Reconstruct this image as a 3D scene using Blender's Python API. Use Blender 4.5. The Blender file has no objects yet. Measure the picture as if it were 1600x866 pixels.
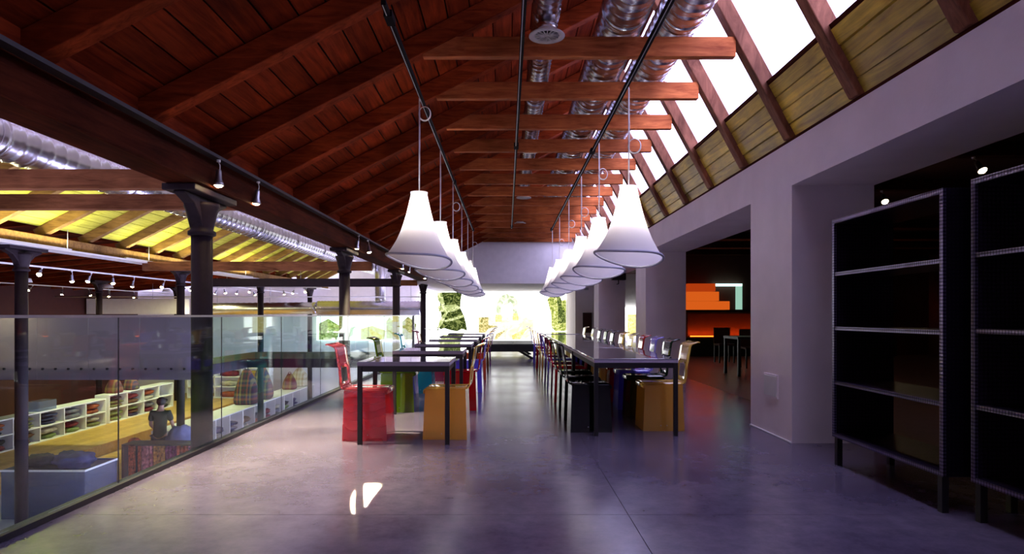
import bpy, math, random
from mathutils import Vector, Matrix, noise
random.seed(7)
SC = bpy.context.scene
COL = SC.collection
R = math.radians

# ------------------------------------------------------------------ camera
cd = bpy.data.cameras.new('camera'); cam = bpy.data.objects.new('camera', cd); COL.objects.link(cam)
cam.location = (0, 0, 1.15); cam.rotation_euler = (R(90), 0, 0)
cd.sensor_width = 36; cd.lens = 22.5; cd.shift_x = .005; cd.shift_y = .0375
cd.clip_start = .05; cd.clip_end = 300
SC.camera = cam
# ------------------------------------------------------------------ sky, exposure
w = bpy.data.worlds.new('sky'); SC.world = w; w.use_nodes = True
bgn = w.node_tree.nodes['Background']
bgn.inputs[0].default_value = (.62, .58, 1.0, 1); bgn.inputs[1].default_value = 7.5
SC.view_settings.view_transform = 'Standard'; SC.view_settings.look = 'None'
SC.view_settings.gamma = 1; SC.view_settings.use_curve_mapping = False
SC.view_settings.exposure = 0.5

def area_light(name, loc, direction, sx, sy, power, col=(1, 1, 1), portal=False, up='Y'):
    l = bpy.data.lights.new(name, 'AREA'); l.shape = 'RECTANGLE'; l.size = sx; l.size_y = sy
    l.energy = power; l.color = col
    if portal: l.cycles.is_portal = True
    o = bpy.data.objects.new(name, l); COL.objects.link(o); o.location = loc
    o.rotation_euler = Vector(direction).to_track_quat('-Z', up).to_euler()
    return o
# daylight through the two glazed roof slopes: sampling portals on the panes (they emit nothing themselves)
area_light('skylight_portal', (2.13, 10.9, 3.98), (-1.85, 0, -1), 19.3, 1.85, 1, portal=True)
area_light('aisle_skylight_portal', (-4.75, 9.5, 4.40), (.515, 0, -1), 23.5, 2.6, 1, portal=True)

# ------------------------------------------------------------------ materials
def NT(name):
    m = bpy.data.materials.new(name); m.use_nodes = True
    return m, m.node_tree.nodes, m.node_tree.links
def ramp(N, stops):
    r = N.new('ShaderNodeValToRGB'); e = r.color_ramp.elements
    while len(e) < len(stops): e.new(.5)
    for k, (p, c) in enumerate(stops): e[k].position = p; e[k].color = (*c, 1)
    return r
def plain(name, col, rough=.6, metal=0, spec=.5, var=.12, scale=6, bump=0, bscale=40, coat=0):
    m, N, L = NT(name); b = N['Principled BSDF']
    tc = N.new('ShaderNodeTexCoord'); n = N.new('ShaderNodeTexNoise'); n.inputs['Scale'].default_value = scale
    n.inputs['Detail'].default_value = 6
    L.new(tc.outputs['Object'], n.inputs['Vector'])
    lo = tuple(max(0, c*(1-var)) for c in col); hi = tuple(min(1, c*(1+var)) for c in col)
    r = ramp(N, [(.3, lo), (.7, hi)]); L.new(n.outputs['Fac'], r.inputs[0]); L.new(r.outputs[0], b.inputs['Base Color'])
    b.inputs['Roughness'].default_value = rough; b.inputs['Metallic'].default_value = metal
    b.inputs['Specular IOR Level'].default_value = spec; b.inputs['Coat Weight'].default_value = coat
    if bump:
        n2 = N.new('ShaderNodeTexNoise'); n2.inputs['Scale'].default_value = bscale; n2.inputs['Detail'].default_value = 4
        L.new(tc.outputs['Object'], n2.inputs['Vector'])
        bp = N.new('ShaderNodeBump'); bp.inputs['Strength'].default_value = bump; bp.inputs['Distance'].default_value = .01
        L.new(n2.outputs['Fac'], bp.inputs['Height']); L.new(bp.outputs[0], b.inputs['Normal'])
    return m
def wood(name, c1, c2, sc=(9, .7, 9), rough=.65, rnd=.5, knots=True, spec=.12):
    m, N, L = NT(name); b = N['Principled BSDF']
    tc = N.new('ShaderNodeTexCoord'); oi = N.new('ShaderNodeObjectInfo')
    mp = N.new('ShaderNodeMapping'); mp.inputs['Scale'].default_value = sc
    L.new(tc.outputs['Object'], mp.inputs['Vector'])
    add = N.new('ShaderNodeVectorMath'); add.operation = 'ADD'
    mul = N.new('ShaderNodeMath'); mul.operation = 'MULTIPLY'; mul.inputs[1].default_value = 37
    L.new(oi.outputs['Random'], mul.inputs[0]); L.new(mp.outputs[0], add.inputs[0]); L.new(mul.outputs[0], add.inputs[1])
    n = N.new('ShaderNodeTexNoise'); n.inputs['Scale'].default_value = 2.2; n.inputs['Detail'].default_value = 8
    n.inputs['Roughness'].default_value = .65; n.inputs['Distortion'].default_value = .8
    L.new(add.outputs[0], n.inputs['Vector'])
    r = ramp(N, [(.28, c1), (.72, c2)]); L.new(n.outputs['Fac'], r.inputs[0])
    n2 = N.new('ShaderNodeTexNoise'); n2.inputs['Scale'].default_value = 1.7; n2.inputs['Detail'].default_value = 3
    L.new(tc.outputs['Object'], n2.inputs['Vector'])
    st = ramp(N, [(.34, (.45, .42, .4)), (.58, (1, 1, 1))]); L.new(n2.outputs['Fac'], st.inputs[0])
    mx = N.new('ShaderNodeMixRGB'); mx.blend_type = 'MULTIPLY'; mx.inputs[0].default_value = .75 if knots else .25
    L.new(r.outputs[0], mx.inputs[1]); L.new(st.outputs[0], mx.inputs[2])
    hv = N.new('ShaderNodeHueSaturation')
    mr = N.new('ShaderNodeMapRange'); mr.inputs[3].default_value = 1-rnd*.6; mr.inputs[4].default_value = 1+rnd*.5
    L.new(oi.outputs['Random'], mr.inputs[0]); L.new(mr.outputs[0], hv.inputs['Value']); L.new(mx.outputs[0], hv.inputs['Color'])
    L.new(hv.outputs[0], b.inputs['Base Color']); b.inputs['Roughness'].default_value = rough
    b.inputs['Specular IOR Level'].default_value = spec
    bp = N.new('ShaderNodeBump'); bp.inputs['Strength'].default_value = .25; bp.inputs['Distance'].default_value = .004
    L.new(n.outputs['Fac'], bp.inputs['Height']); L.new(bp.outputs[0], b.inputs['Normal'])
    return m
def emit(name, col, s):
    m, N, L = NT(name); N.remove(N['Principled BSDF']); e = N.new('ShaderNodeEmission')
    e.inputs[0].default_value = (*col, 1); e.inputs[1].default_value = s
    L.new(e.outputs[0], N['Material Output'].inputs[0]); return m
def glassy(name, tint, body=None, bodyfac=0.0, ior=1.45, rough=.02, streak=False):
    """clear or tinted sheet: tinted see-through, a share of body colour, and a real fresnel gloss on top"""
    m, N, L = NT(name); N.remove(N['Principled BSDF'])
    t = N.new('ShaderNodeBsdfTransparent'); t.inputs[0].default_value = (*tint, 1)
    g = N.new('ShaderNodeBsdfGlossy'); g.inputs[0].default_value = (1, 1, 1, 1); g.inputs['Roughness'].default_value = rough
    f = N.new('ShaderNodeFresnel')   # thin sheet: the same gloss from both of its faces
    ge = N.new('ShaderNodeNewGeometry'); im = N.new('ShaderNodeMapRange'); im.inputs[3].default_value = ior; im.inputs[4].default_value = 1/ior
    L.new(ge.outputs['Backfacing'], im.inputs[0]); L.new(im.outputs[0], f.inputs[0])
    base = t
    if body:
        d = N.new('ShaderNodeBsdfDiffuse'); d.inputs[0].default_value = (*body, 1)
        tr = N.new('ShaderNodeBsdfTranslucent'); tr.inputs[0].default_value = (*body, 1)
        m1 = N.new('ShaderNodeMixShader'); m1.inputs[0].default_value = .6
        L.new(d.outputs[0], m1.inputs[1]); L.new(tr.outputs[0], m1.inputs[2])
        m2 = N.new('ShaderNodeMixShader'); m2.inputs[0].default_value = bodyfac
        L.new(t.outputs[0], m2.inputs[1]); L.new(m1.outputs[0], m2.inputs[2]); base = m2
        if streak:
            tc = N.new('ShaderNodeTexCoord'); wv = N.new('ShaderNodeTexWave'); wv.wave_type = 'RINGS'
            wv.inputs['Scale'].default_value = 3.5; wv.inputs['Distortion'].default_value = 5
            L.new(tc.outputs['Object'], wv.inputs['Vector'])
            mr = N.new('ShaderNodeMapRange'); mr.inputs[3].default_value = bodyfac-.04; mr.inputs[4].default_value = bodyfac+.05
            L.new(wv.outputs['Fac'], mr.inputs[0]); L.new(mr.outputs[0], m2.inputs[0])
    mx = N.new('ShaderNodeMixShader'); L.new(f.outputs[0], mx.inputs[0])
    L.new(base.outputs[0], mx.inputs[1]); L.new(g.outputs[0], mx.inputs[2])
    L.new(mx.outputs[0], N['Material Output'].inputs[0]); return m
def studded(name, col, rough=.3, scale=60, metal=.9, strength=.8, lo=.25):
    m, N, L = NT(name); b = N['Principled BSDF']
    tc = N.new('ShaderNodeTexCoord'); v = N.new('ShaderNodeTexVoronoi'); v.inputs['Scale'].default_value = scale
    v.inputs['Randomness'].default_value = .0
    L.new(tc.outputs['Object'], v.inputs['Vector'])
    r = ramp(N, [(.2, col), (.6, tuple(c*lo for c in col))]); L.new(v.outputs['Distance'], r.inputs[0])
    L.new(r.outputs[0], b.inputs['Base Color']); b.inputs['Metallic'].default_value = metal; b.inputs['Roughness'].default_value = rough
    bp = N.new('ShaderNodeBump'); bp.inputs['Strength'].default_value = strength; bp.inputs['Distance'].default_value = .004; bp.invert = True
    L.new(v.outputs['Distance'], bp.inputs['Height']); L.new(bp.outputs[0], b.inputs['Normal']); return m
def striped(name, cols, scale=14, axis='Z', rough=.9):
    m, N, L = NT(name); b = N['Principled BSDF']; tc = N.new('ShaderNodeTexCoord')
    n = N.new('ShaderNodeSeparateXYZ'); L.new(tc.outputs['Object'], n.inputs[0])
    out = None
    for ax, sc_ in (('X', scale), ('Z', scale*.7)):
        mu = N.new('ShaderNodeMath'); mu.operation = 'MULTIPLY'; mu.inputs[1].default_value = sc_
        L.new(n.outputs[ax], mu.inputs[0])
        fr = N.new('ShaderNodeMath'); fr.operation = 'FRACT'; L.new(mu.outputs[0], fr.inputs[0])
        k = len(cols); r = ramp(N, [(q/k, c) for q, c in enumerate(cols)]); r.color_ramp.interpolation = 'CONSTANT'
        L.new(fr.outputs[0], r.inputs[0])
        if out is None: out = r
        else:
            mx = N.new('ShaderNodeMixRGB'); mx.inputs[0].default_value = .4
            L.new(out.outputs[0], mx.inputs[1]); L.new(r.outputs[0], mx.inputs[2]); out = mx
    L.new(out.outputs[0], b.inputs['Base Color']); b.inputs['Roughness'].default_value = rough; return m

M = {}
M['red_board'] = wood('red_stained_board', (.085, .009, .003), (.30, .040, .010), rnd=.4, rough=.7, spec=.03)
M['red_rafter'] = wood('red_stained_rafter', (.10, .011, .003), (.32, .050, .012), sc=(1.2, 9, 9), rnd=.25, rough=.7, spec=.03)
M['dark_beam'] = wood('dark_stained_beam', (.028, .005, .002), (.10, .020, .008), rough=.8, spec=.04, rnd=.2)
M['steep_rafter'] = wood('weathered_rafter', (.09, .028, .014), (.36, .15, .085), sc=(4, 9, 1.2), rnd=.3)
M['yellow_board'] = wood('ochre_board', (.34, .20, .015), (.98, .72, .07), rnd=.35, spec=.5, rough=.42)
M['aisle_board'] = wood('pale_yellow_board', (.52, .50, .05), (.82, .82, .12), rnd=.2, knots=False)
M['aisle_rafter'] = wood('aisle_rafter', (.16, .08, .03), (.42, .24, .08), sc=(1.2, 9, 9), rnd=.2)
M['tie'] = wood('tie_timber', (.26, .05, .014), (.66, .20, .06), sc=(1.2, 9, 9), rnd=.3)
M['brown_tie'] = wood('brown_tie_timber', (.12, .04, .015), (.32, .13, .055), sc=(1.2, 9, 9), rnd=.2)
M['plaster'] = plain('white_plaster', (.83, .75, .78), .85, var=.05, scale=2.5, bump=.15, bscale=30)
M['white_wall'] = plain('far_white_plaster', (.90, .87, .87), .9, var=.04)
M['white_paint'] = plain('white_lacquer', (.80, .80, .76), .45, var=.03)
M['iron'] = plain('painted_cast_iron', (.016, .008, .013), .6, spec=.25, var=.25, bump=.2, bscale=20)
M['black'] = plain('black_lacquered_steel', (.008, .006, .009), .45, var=.2)
M['black_soft'] = plain('black_matt', (.012, .011, .012), .8, var=.3)
M['galv'] = plain('galvanised_sheet', (.62, .62, .66), .27, metal=1, var=.18, scale=3)
M['steel'] = plain('brushed_steel', (.45, .46, .50), .35, metal=1, var=.1)
M['white_metal'] = plain('white_enamel', (.75, .75, .74), .4, var=.04)
M['table_top'] = plain('glossy_grey_tabletop', (.22, .20, .26), .04, var=.1, spec=.9, coat=1)
M['table_edge'] = studded('embossed_table_edge', (.80, .68, .90), scale=70, metal=.0, rough=.35)
M['stud'] = studded('embossed_shelf_metal', (.26, .22, .44), scale=48, metal=.85, rough=.3, lo=.10)
M['stud_dark'] = studded('embossed_side_metal', (.040, .022, .060), scale=42, metal=.7, rough=.35, lo=.3)
M['dark_panel'] = plain('black_panel', (.008, .007, .012), .3, var=.2)
M['track'] = plain('black_track_paint', (.006, .005, .007), .8, spec=.1)
M['cord'] = plain('white_cord', (.75, .70, .66), .5, var=.05)
M['oak'] = wood('pale_oak_boards', (.42, .24, .05), (.72, .46, .13), sc=(1, 6, 6), rnd=.25, knots=False, rough=.4)
M['lower_floor'] = plain('pale_screed', (.45, .47, .46), .5)
M['dark_red'] = plain('dark_red_wall', (.05, .009, .006), .8)
M['side_floor'] = plain('dark_side_slab', (.20, .13, .15), .35)
M['rim'] = plain('pale_blue_rim', (.40, .40, .50), .6)
M['glass'] = glassy('clear_glass', (.86, .96, .94), ior=1.3)
M['roof_glass'] = glassy('roof_glass', (.97, .98, .98), ior=1.2)
M['lilac_pane'] = glassy('lilac_roof_pane', (.33, .295, .275), ior=1.2)
M['frost'] = glassy('frosted_white_glass', (.55, .5, .62), (.36, .30, .35), .8, rough=.25)
M['tub'] = glassy('translucent_white_plastic', (.62, .68, .85), (.36, .42, .58), .32, rough=.2)
M['bulb'] = emit('warm_bulb', (1, .72, .38), 60)
M['bulb_soft'] = emit('warm_bulb_soft', (1, .75, .45), 25)
M['hair'] = plain('dark_hair', (.03, .02, .012), .6, bump=.6, bscale=70)
M['skin'] = plain('skin', (.50, .28, .18), .5, var=.06)
M['shirt'] = plain('dark_olive_cotton', (.045, .05, .025), .9, bump=.3, bscale=25)
M['jeans'] = plain('dark_denim', (.03, .035, .06), .9, bump=.3, bscale=60)
M['denim'] = plain('blue_grey_cloth', (.16, .17, .32), .9, var=.3, bump=.5, bscale=12)
def shade_mat():
    m, N, L = NT('white_stretch_fabric'); N.remove(N['Principled BSDF'])
    d = N.new('ShaderNodeBsdfDiffuse'); d.inputs[0].default_value = (.88, .86, .88, 1)
    t = N.new('ShaderNodeBsdfTranslucent'); t.inputs[0].default_value = (.95, .90, .90, 1)
    x = N.new('ShaderNodeMixShader'); x.inputs[0].default_value = .5
    n = N.new('ShaderNodeTexNoise'); n.inputs['Scale'].default_value = 220; bp = N.new('ShaderNodeBump')
    bp.inputs['Strength'].default_value = .08; L.new(n.outputs['Fac'], bp.inputs['Height']); L.new(bp.outputs[0], d.inputs['Normal'])
    L.new(d.outputs[0], x.inputs[1]); L.new(t.outputs[0], x.inputs[2]); L.new(x.outputs[0], N['Material Output'].inputs[0]); return m
M['shade'] = shade_mat()
def floor_mat():
    m, N, L = NT('polished_concrete'); b = N['Principled BSDF']; tc = N.new('ShaderNodeTexCoord')
    n = N.new('ShaderNodeTexNoise'); n.inputs['Scale'].default_value = 1.3; n.inputs['Detail'].default_value = 2; n.inputs['Roughness'].default_value = .4; n.inputs['Distortion'].default_value = .1
    L.new(tc.outputs['Object'], n.inputs['Vector'])
    r = ramp(N, [(.1, (.085, .066, .115)), (.5, (.145, .120, .188)), (.9, (.215, .185, .250))]); L.new(n.outputs['Fac'], r.inputs[0])
    n2 = N.new('ShaderNodeTexNoise'); n2.inputs['Scale'].default_value = 7; n2.inputs['Detail'].default_value = 5; n2.inputs['Roughness'].default_value = .75; L.new(tc.outputs['Object'], n2.inputs['Vector'])
    r2 = ramp(N, [(.3, (.62, .62, .62)), (.7, (1.0, 1.0, 1.0))]); L.new(n2.outputs['Fac'], r2.inputs[0])
    mx = N.new('ShaderNodeMixRGB'); mx.blend_type = 'MULTIPLY'; mx.inputs[0].default_value = 1
    L.new(r.outputs[0], mx.inputs[1]); L.new(r2.outputs[0], mx.inputs[2]); L.new(mx.outputs[0], b.inputs['Base Color'])
    rr = ramp(N, [(.2, (.16,)*3), (.8, (.26,)*3)]); L.new(n.outputs['Fac'], rr.inputs[0]); L.new(rr.outputs[0], b.inputs['Roughness'])
    b.inputs['Specular IOR Level'].default_value = .5
    return m
M['concrete'] = floor_mat()

# ------------------------------------------------------------------ mesh builder
class MB:
    def __init__(s): s.v = []; s.f = []; s.smooth = []
    def add(s, vs, fs, smooth=False):
        o = len(s.v); s.v += [tuple(v) for v in vs]; s.f += [tuple(i+o for i in f) for f in fs]; s.smooth += [smooth]*len(fs)
    def box(s, x0, x1, y0, y1, z0, z1):
        s.add([(x0,y0,z0),(x1,y0,z0),(x1,y1,z0),(x0,y1,z0),(x0,y0,z1),(x1,y0,z1),(x1,y1,z1),(x0,y1,z1)],
              [(0,3,2,1),(4,5,6,7),(0,1,5,4),(1,2,6,5),(2,3,7,6),(3,0,4,7)]); return s
    def hexa(s, p): s.add(p, [(0,3,2,1),(4,5,6,7),(0,1,5,4),(1,2,6,5),(2,3,7,6),(3,0,4,7)]); return s
    def prism(s, poly, a0, a1, plane='XZ'):
        """extrude a 2-D polygon; XZ -> along Y, XY -> along Z, YZ -> along X"""
        def P(p, a): return {'XZ': (p[0], a, p[1]), 'XY': (p[0], p[1], a), 'YZ': (a, p[0], p[1])}[plane]
        n = len(poly); vs = [P(p, a0) for p in poly] + [P(p, a1) for p in poly]
        s.add(vs, [tuple(range(n)), tuple(range(2*n-1, n-1, -1))] + [(i, i+n, (i+1) % n+n, (i+1) % n) for i in range(n)]); return s
    def tube(s, pts, r, n=8, closed=False):
        pts = [Vector(p) for p in pts]; rs = r if isinstance(r, (list, tuple)) else [r]*len(pts); vs = []; m = len(pts)
        for i, p in enumerate(pts):
            a = pts[(i-1) % m] if (i or closed) else pts[0]; b = pts[(i+1) % m] if (i < m-1 or closed) else pts[-1]
            t = (b-a).normalized(); u = t.orthogonal().normalized() if i == 0 else (u - t*u.dot(t)).normalized(); w_ = t.cross(u)
            for k in range(n):
                q = 2*math.pi*k/n; vs.append(p+(u*math.cos(q)+w_*math.sin(q))*rs[i])
        fs = []
        for i in range(m if closed else m-1):
            j = (i+1) % m
            for k in range(n): fs.append((i*n+k, i*n+(k+1) % n, j*n+(k+1) % n, j*n+k))
        if not closed: fs += [tuple(range(n-1, -1, -1)), tuple((m-1)*n+k for k in range(n))]
        s.add(vs, fs, True); return s
    def lathe(s, prof, n=24, loc=(0,0,0), cap=False, fn=None):
        vs = []; L_ = len(prof)
        for (r, z) in prof:
            for k in range(n):
                q = 2*math.pi*k/n; p = Vector((r*math.cos(q), r*math.sin(q), z))
                if fn: p = fn(p, q)
                vs.append(p+Vector(loc))
        fs = [(i*n+k, i*n+(k+1) % n, (i+1)*n+(k+1) % n, (i+1)*n+k) for i in range(L_-1) for k in range(n)]
        if cap: fs += [tuple(range(n-1, -1, -1)), tuple((L_-1)*n+k for k in range(n))]
        s.add(vs, fs, True); return s
    def build(s, name, mat, parent=None, bevel=0, smooth=None, subsurf=0, solid=0):
        off = Vector((0, 0, 0)); p = parent
        while p is not None: off += p.location; p = p.parent
        me = bpy.data.meshes.new(name); me.from_pydata([(a-off.x, b-off.y, c-off.z) for a, b, c in s.v], [], s.f); me.update()
        me.polygons.foreach_set('use_smooth', [bool(smooth)]*len(s.f) if smooth is not None else s.smooth)
        me.materials.append(M[mat] if isinstance(mat, str) else mat)
        o = bpy.data.objects.new(name, me); COL.objects.link(o)
        if parent is not None: o.parent = parent
        if solid:
            b = o.modifiers.new('solid', 'SOLIDIFY'); b.thickness = solid; b.offset = 0
        if bevel:
            b = o.modifiers.new('bevel', 'BEVEL'); b.width = bevel; b.segments = 2; b.limit_method = 'ANGLE'
        if subsurf:
            b = o.modifiers.new('sub', 'SUBSURF'); b.levels = subsurf; b.render_levels = subsurf
        return o
def B(x0, x1, y0, y1, z0, z1): return MB().box(x0, x1, y0, y1, z0, z1)
def tag(o, label, cat, group=None, kind=None):
    if label: o['label'] = label
    if cat: o['category'] = cat
    if group: o['group'] = group
    if kind: o['kind'] = kind
    return o
def thing(name, loc, label, cat, group=None):
    o = bpy.data.objects.new(name, None); COL.objects.link(o); o.location = loc; o.empty_display_size = .1
    return tag(o, label, cat, group)
def struct(o, label=None): o['kind'] = 'structure'; 
def sbuild(mb, name, mat, label=None, **k):
    o = mb.build(name, mat, **k); o['kind'] = 'structure'
    if label: o['label'] = label
    return o
KIDS = {}
def kids(o): return [c for c in bpy.data.objects if c.parent == o]
def dup(root, loc, label, rotz=None, group=None, kidlist=None, mats=None):
    """copy a thing, its parts and sub-parts; mats maps old material -> new one on the object slot"""
    def cp(o, parent):
        c = o.copy(); COL.objects.link(c); c.parent = parent
        if mats and c.type == 'MESH' and o.data.materials[0] in mats:
            c.material_slots[0].link = 'OBJECT'; c.material_slots[0].material = mats[o.data.materials[0]]
        for ch in KIDS.setdefault(o.name, kids(o)): cp(ch, c)
        return c
    c = cp(root, None); c.location = loc
    if rotz is not None: c.rotation_euler.z = rotz
    if label: c['label'] = label
    if group: c['group'] = group
    return c
ORD = ['first', 'second', 'third', 'fourth', 'fifth', 'sixth', 'seventh', 'eighth', 'ninth', 'tenth', 'eleventh', 'twelfth', 'thirteenth', 'fourteenth']

# ================================================================== STRUCTURE
X_W = 2.56                       # right wall face
RY = [4.70+1.12*k for k in range(-5, 15)]     # rafter positions along the hall
ZL = lambda x: 2.59+.515*(x+2.55)              # underside of the shallow left rafters
ZR = lambda x: 2.72+1.85*(2.56-x)              # inner line of the steep right rafters
XR, ZRID = 1.53, ZL(1.53)
# --- floor: slab with cast fields laid on it, joints recessed
fl = sbuild(B(-2.62, 12.2, -2, 27.6, -.26, -.012).box(-2.73, -2.62, 17, 20.2, -.26, 0), 'floor', 'concrete')
xs = [-2.60, .70, 3.3]; ys = [-2, 3.69, 9.3, 15.0, 20.5, 27.6]
for i in range(2):
    for j in range(5):
        B(xs[i]+.002, xs[i+1]-.002, ys[j]+.002, ys[j+1]-.002, -.012, 0).build('concrete_field', 'concrete', fl)
B(3.302, 12.2, -2, 27.6, -.012, 0).build('side_room_field', 'side_floor', fl)
# --- right wall: pillars and lintel
wr = MB()
pill = [(-2, .9), (5.75, 6.72), (11.8, 12.7), (17.85, 18.8), (23.9, 27.6)]
for a, b in pill: wr.box(X_W, 3.3, a, b, 0, 2.32)
wr.box(X_W, 3.3, -2, 27.6, 2.32, 2.72); wr.box(3.2, 3.3, -2, 27.6, 2.72, 3.1)  # second box: unseen upstand added above the lintel to stop leaking daylight
sbuild(wr, 'wall_right', 'plaster')
# --- header wall at the end and its soffit, then the far end
hb = MB().prism([(-3.0, 2.17), (X_W, 2.17), (X_W, 2.72), (XR+.05, ZRID+.3), (-2.55, 2.80), (-3.0, 2.75)], 20.5, 20.8)
sbuild(hb, 'wall_back', 'white_wall')
sbuild(B(-3.0, X_W, 20.8, 27.6, 2.17, 2.3), 'ceiling_soffit', 'white_wall')
sbuild(B(-16, 12.2, 27.75, 27.95, -2.5, 5.2), 'wall_far', 'white_wall')
sbuild(B(-16, 12.2, -2.2, -2, -2.5, 5.2), 'wall_near', 'plaster')
sbuild(B(-16.2, -16, -2.2, 27.95, -2.5, 5.2), 'wall_left', 'dark_red')
# --- side room on the right
sbuild(B(12.2, 12.4, -2.2, 27.95, 0, 3.1), 'wall_side', 'dark_red')
sbuild(B(3.3, 12.4, -2.2, 27.95, 2.95, 3.1), 'ceiling_side', 'dark_red')
sbuild(B(4.7, 12.2, 18.5, 18.7, 0, 2.95), 'wall_bar', 'dark_red')

def slope_box(mb, xa, za, xb, zb, y0, y1, d):
    """a timber from (xa,za) to (xb,zb) in the XZ plane; d = depth measured upward along the normal"""
    u = Vector((xb-xa, 0, zb-za)).normalized(); n = Vector((-u.z, 0, u.x))
    if n.z < 0: n = -n
    a = Vector((xa, 0, za)); b = Vector((xb, 0, zb)); q = [a, b, b+n*d, a+n*d]
    mb.prism([(p.x, p.z) for p in q], y0, y1); return mb

def plank_rows(parent, xa, xb, zf, off, w, y0, y1, seglen, mat, name='plank', th=.022, seed=1):
    """boards lying on the rafters, running along the hall, each its own object with open joints"""
    rnd = random.Random(seed)
    ang = math.atan2(zf(xb)-zf(xa), xb-xa); u = Vector((math.cos(ang), 0, math.sin(ang))); n = Vector((-u.z, 0, u.x))
    if n.z < 0: n = -n
    Ltot = (Vector((xb, 0, zf(xb)))-Vector((xa, 0, zf(xa)))).length; rows = max(1, round(Ltot/w)); ww = Ltot/rows
    for r_ in range(rows):
        a = Vector((xa, 0, zf(xa)))+u*(r_*ww+.004)+n*off; b = a+u*(ww-.013)
        y = y0-rnd.choice([0, 1.12, 2.24]); 
        while y < y1:
            e = y+seglen; ya, yb = max(y, y0)+.002, min(e, y1)-.002
            if yb-ya > .2:
                j = rnd.uniform(0, .008)
                q = [a+n*j, b+n*j, b+n*(th+j), a+n*(th+j)]
                MB().prism([(p.x, p.z) for p in q], ya, yb).build(name, mat, parent)
            y = e
# --- main roof, left shallow slope
c1 = sbuild(slope_box(MB(), -2.75, ZL(-2.75)+.26, XR, ZRID+.26, -2, 20.5, .05), 'ceiling', 'black_soft')
plank_rows(c1, -2.6, XR-.02, ZL, .175, .225, -2, 20.5, 3.36, 'red_board', seed=3)
for y in RY:
    slope_box(MB(), -2.75, ZL(-2.75), XR-.03, ZL(XR-.03), y-.065, y+.065, .172).build('rafter', 'red_rafter', c1, bevel=.006)
B(XR-.05, XR+.05, -2, 20.5, ZRID-.06, ZRID+.2).build('ridge_beam', 'dark_beam', c1)
for i in range(len(RY)-1): B(-2.70, -2.67, RY[i]+.067, RY[i+1]-.067, 2.586, 2.80).build('blocking', 'red_board', c1)
for y in RY:
    B(-.76, 2.07, y-.04, y+.04, 3.49, 3.67).build('collar_tie', 'tie', c1, bevel=.005)
# --- main roof, steep right slope: rafters, boards and glazing
c2 = sbuild(B(2.566, 2.80, -2, 20.5, 2.722, 2.75), 'ceiling_steep', 'dark_beam')
def steep(mb, z0, z1, y0, y1, o0, o1):
    X = lambda z: 2.56-(z-2.72)/1.85
    mb.prism([(X(z0)+o0, z0), (X(z1)+o0, z1), (X(z1)+o1, z1), (X(z0)+o1, z0)], y0, y1); return mb
for y in RY:
    steep(MB(), 2.752, ZRID, y-.062, y+.062, .0, .15).build('steep_rafter', 'steep_rafter', c2, bevel=.008)
for i in range(len(RY)-1):
    for k in range(4):
        z0 = 2.752+k*.118; rj = random.Random(i*7+k).uniform(0, .014)
        steep(MB(), z0+.005, z0+.113, RY[i]+.064, RY[i+1]-.064, .055+rj, .08+rj).build('board', 'yellow_board', c2)
    steep(MB(), 2.752+4*.118, 2.752+4*.118+.03, RY[i]+.064, RY[i+1]-.064, .06, .14).build('glazing_rail', 'dark_beam', c2)
    steep(MB(), 2.752, 3.224, RY[i]+.064, RY[i+1]-.064, .096, .12).build('backing', 'black_soft', c2)
steep(MB(), ZRID-.03, ZRID+.07, -2, 20.5, .0, .18).build('head_beam', 'dark_beam', c2)
w1 = sbuild(steep(MB(), 3.23, 3.25, 1.34, 20.5, .152, .17), 'window_1', 'steel')
for i in range(len(RY)-1):
    if RY[i+1] < 1.4:      # unseen boards added over the nearest bays to darken the foreground
        steep(MB(), 3.26, ZRID-.03, RY[i]+.0, RY[i+1], .152, .18).build('daylight_blocker', 'red_board', c2); continue
    steep(MB(), 3.26, ZRID-.03, RY[i]-.0+.006, RY[i+1]-.006, .152, .158).build('pane', 'roof_glass', w1)
    steep(MB(), 3.26, ZRID-.03, RY[i]-.02, RY[i]-.002, .158, .19).build('glazing_bar', 'steel', w1)
# --- long timber beam over the columns
bm = thing('timber_beam', (-2.7, 9, 2.26), 'long dark timber beam resting on the iron columns above the glass rail', 'beam')
B(-2.86, -2.56, -2, 20.5, 2.26, 2.44).build('lower_beam', 'dark_beam', bm, bevel=.01)
B(-2.84, -2.60, -2, 20.5, 2.445, 2.585).build('wall_plate', 'dark_beam', bm, bevel=.01)
# --- left aisle roof
ZA = lambda x: 2.50+.515*(x+7.8)
c3 = sbuild(slope_box(MB(), -7.9, ZA(-7.9)+.25, -5.85, ZA(-5.85)+.25, -2, 27.6, .05), 'ceiling_aisle', 'black_soft')
plank_rows(c3, -7.8, -5.9, ZA, .165, .215, -2, 27.6, 3.36, 'aisle_board', seed=5)
AY = [4.1+1.12*k for k in range(-5, 21)]
for y in AY:
    slope_box(MB(), -7.9, ZA(-7.9), -5.8, ZA(-5.8), y-.06, y+.06, .162).build('rafter', 'aisle_rafter', c3, bevel=.005)
B(-5.86, -5.74, -2, 27.6, ZA(-5.8)-.02, ZA(-5.8)+.3).build('purlin', 'aisle_rafter', c3)
w2 = sbuild(slope_box(MB(), -3.68, ZA(-3.68)+.2, -3.6, ZA(-3.6)+.2, -2, 27.6, .06), 'window_2', 'steel')
for k in range(12):
    slope_box(MB(), -5.73, ZA(-5.73)+.22, -3.69, ZA(-3.69)+.22, -2+k*2.466+.01, -2+(k+1)*2.466-.01, .008).build('pane', 'lilac_pane', w2)
sbuild(MB().prism([(-3.6, ZA(-3.6)+.1), (-3.5, ZA(-3.6)+.3), (-2.8, 3.0), (-2.8, 2.6), (-2.9, 2.6)], -2, 27.6), 'wall_valley', 'white_wall')
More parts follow.
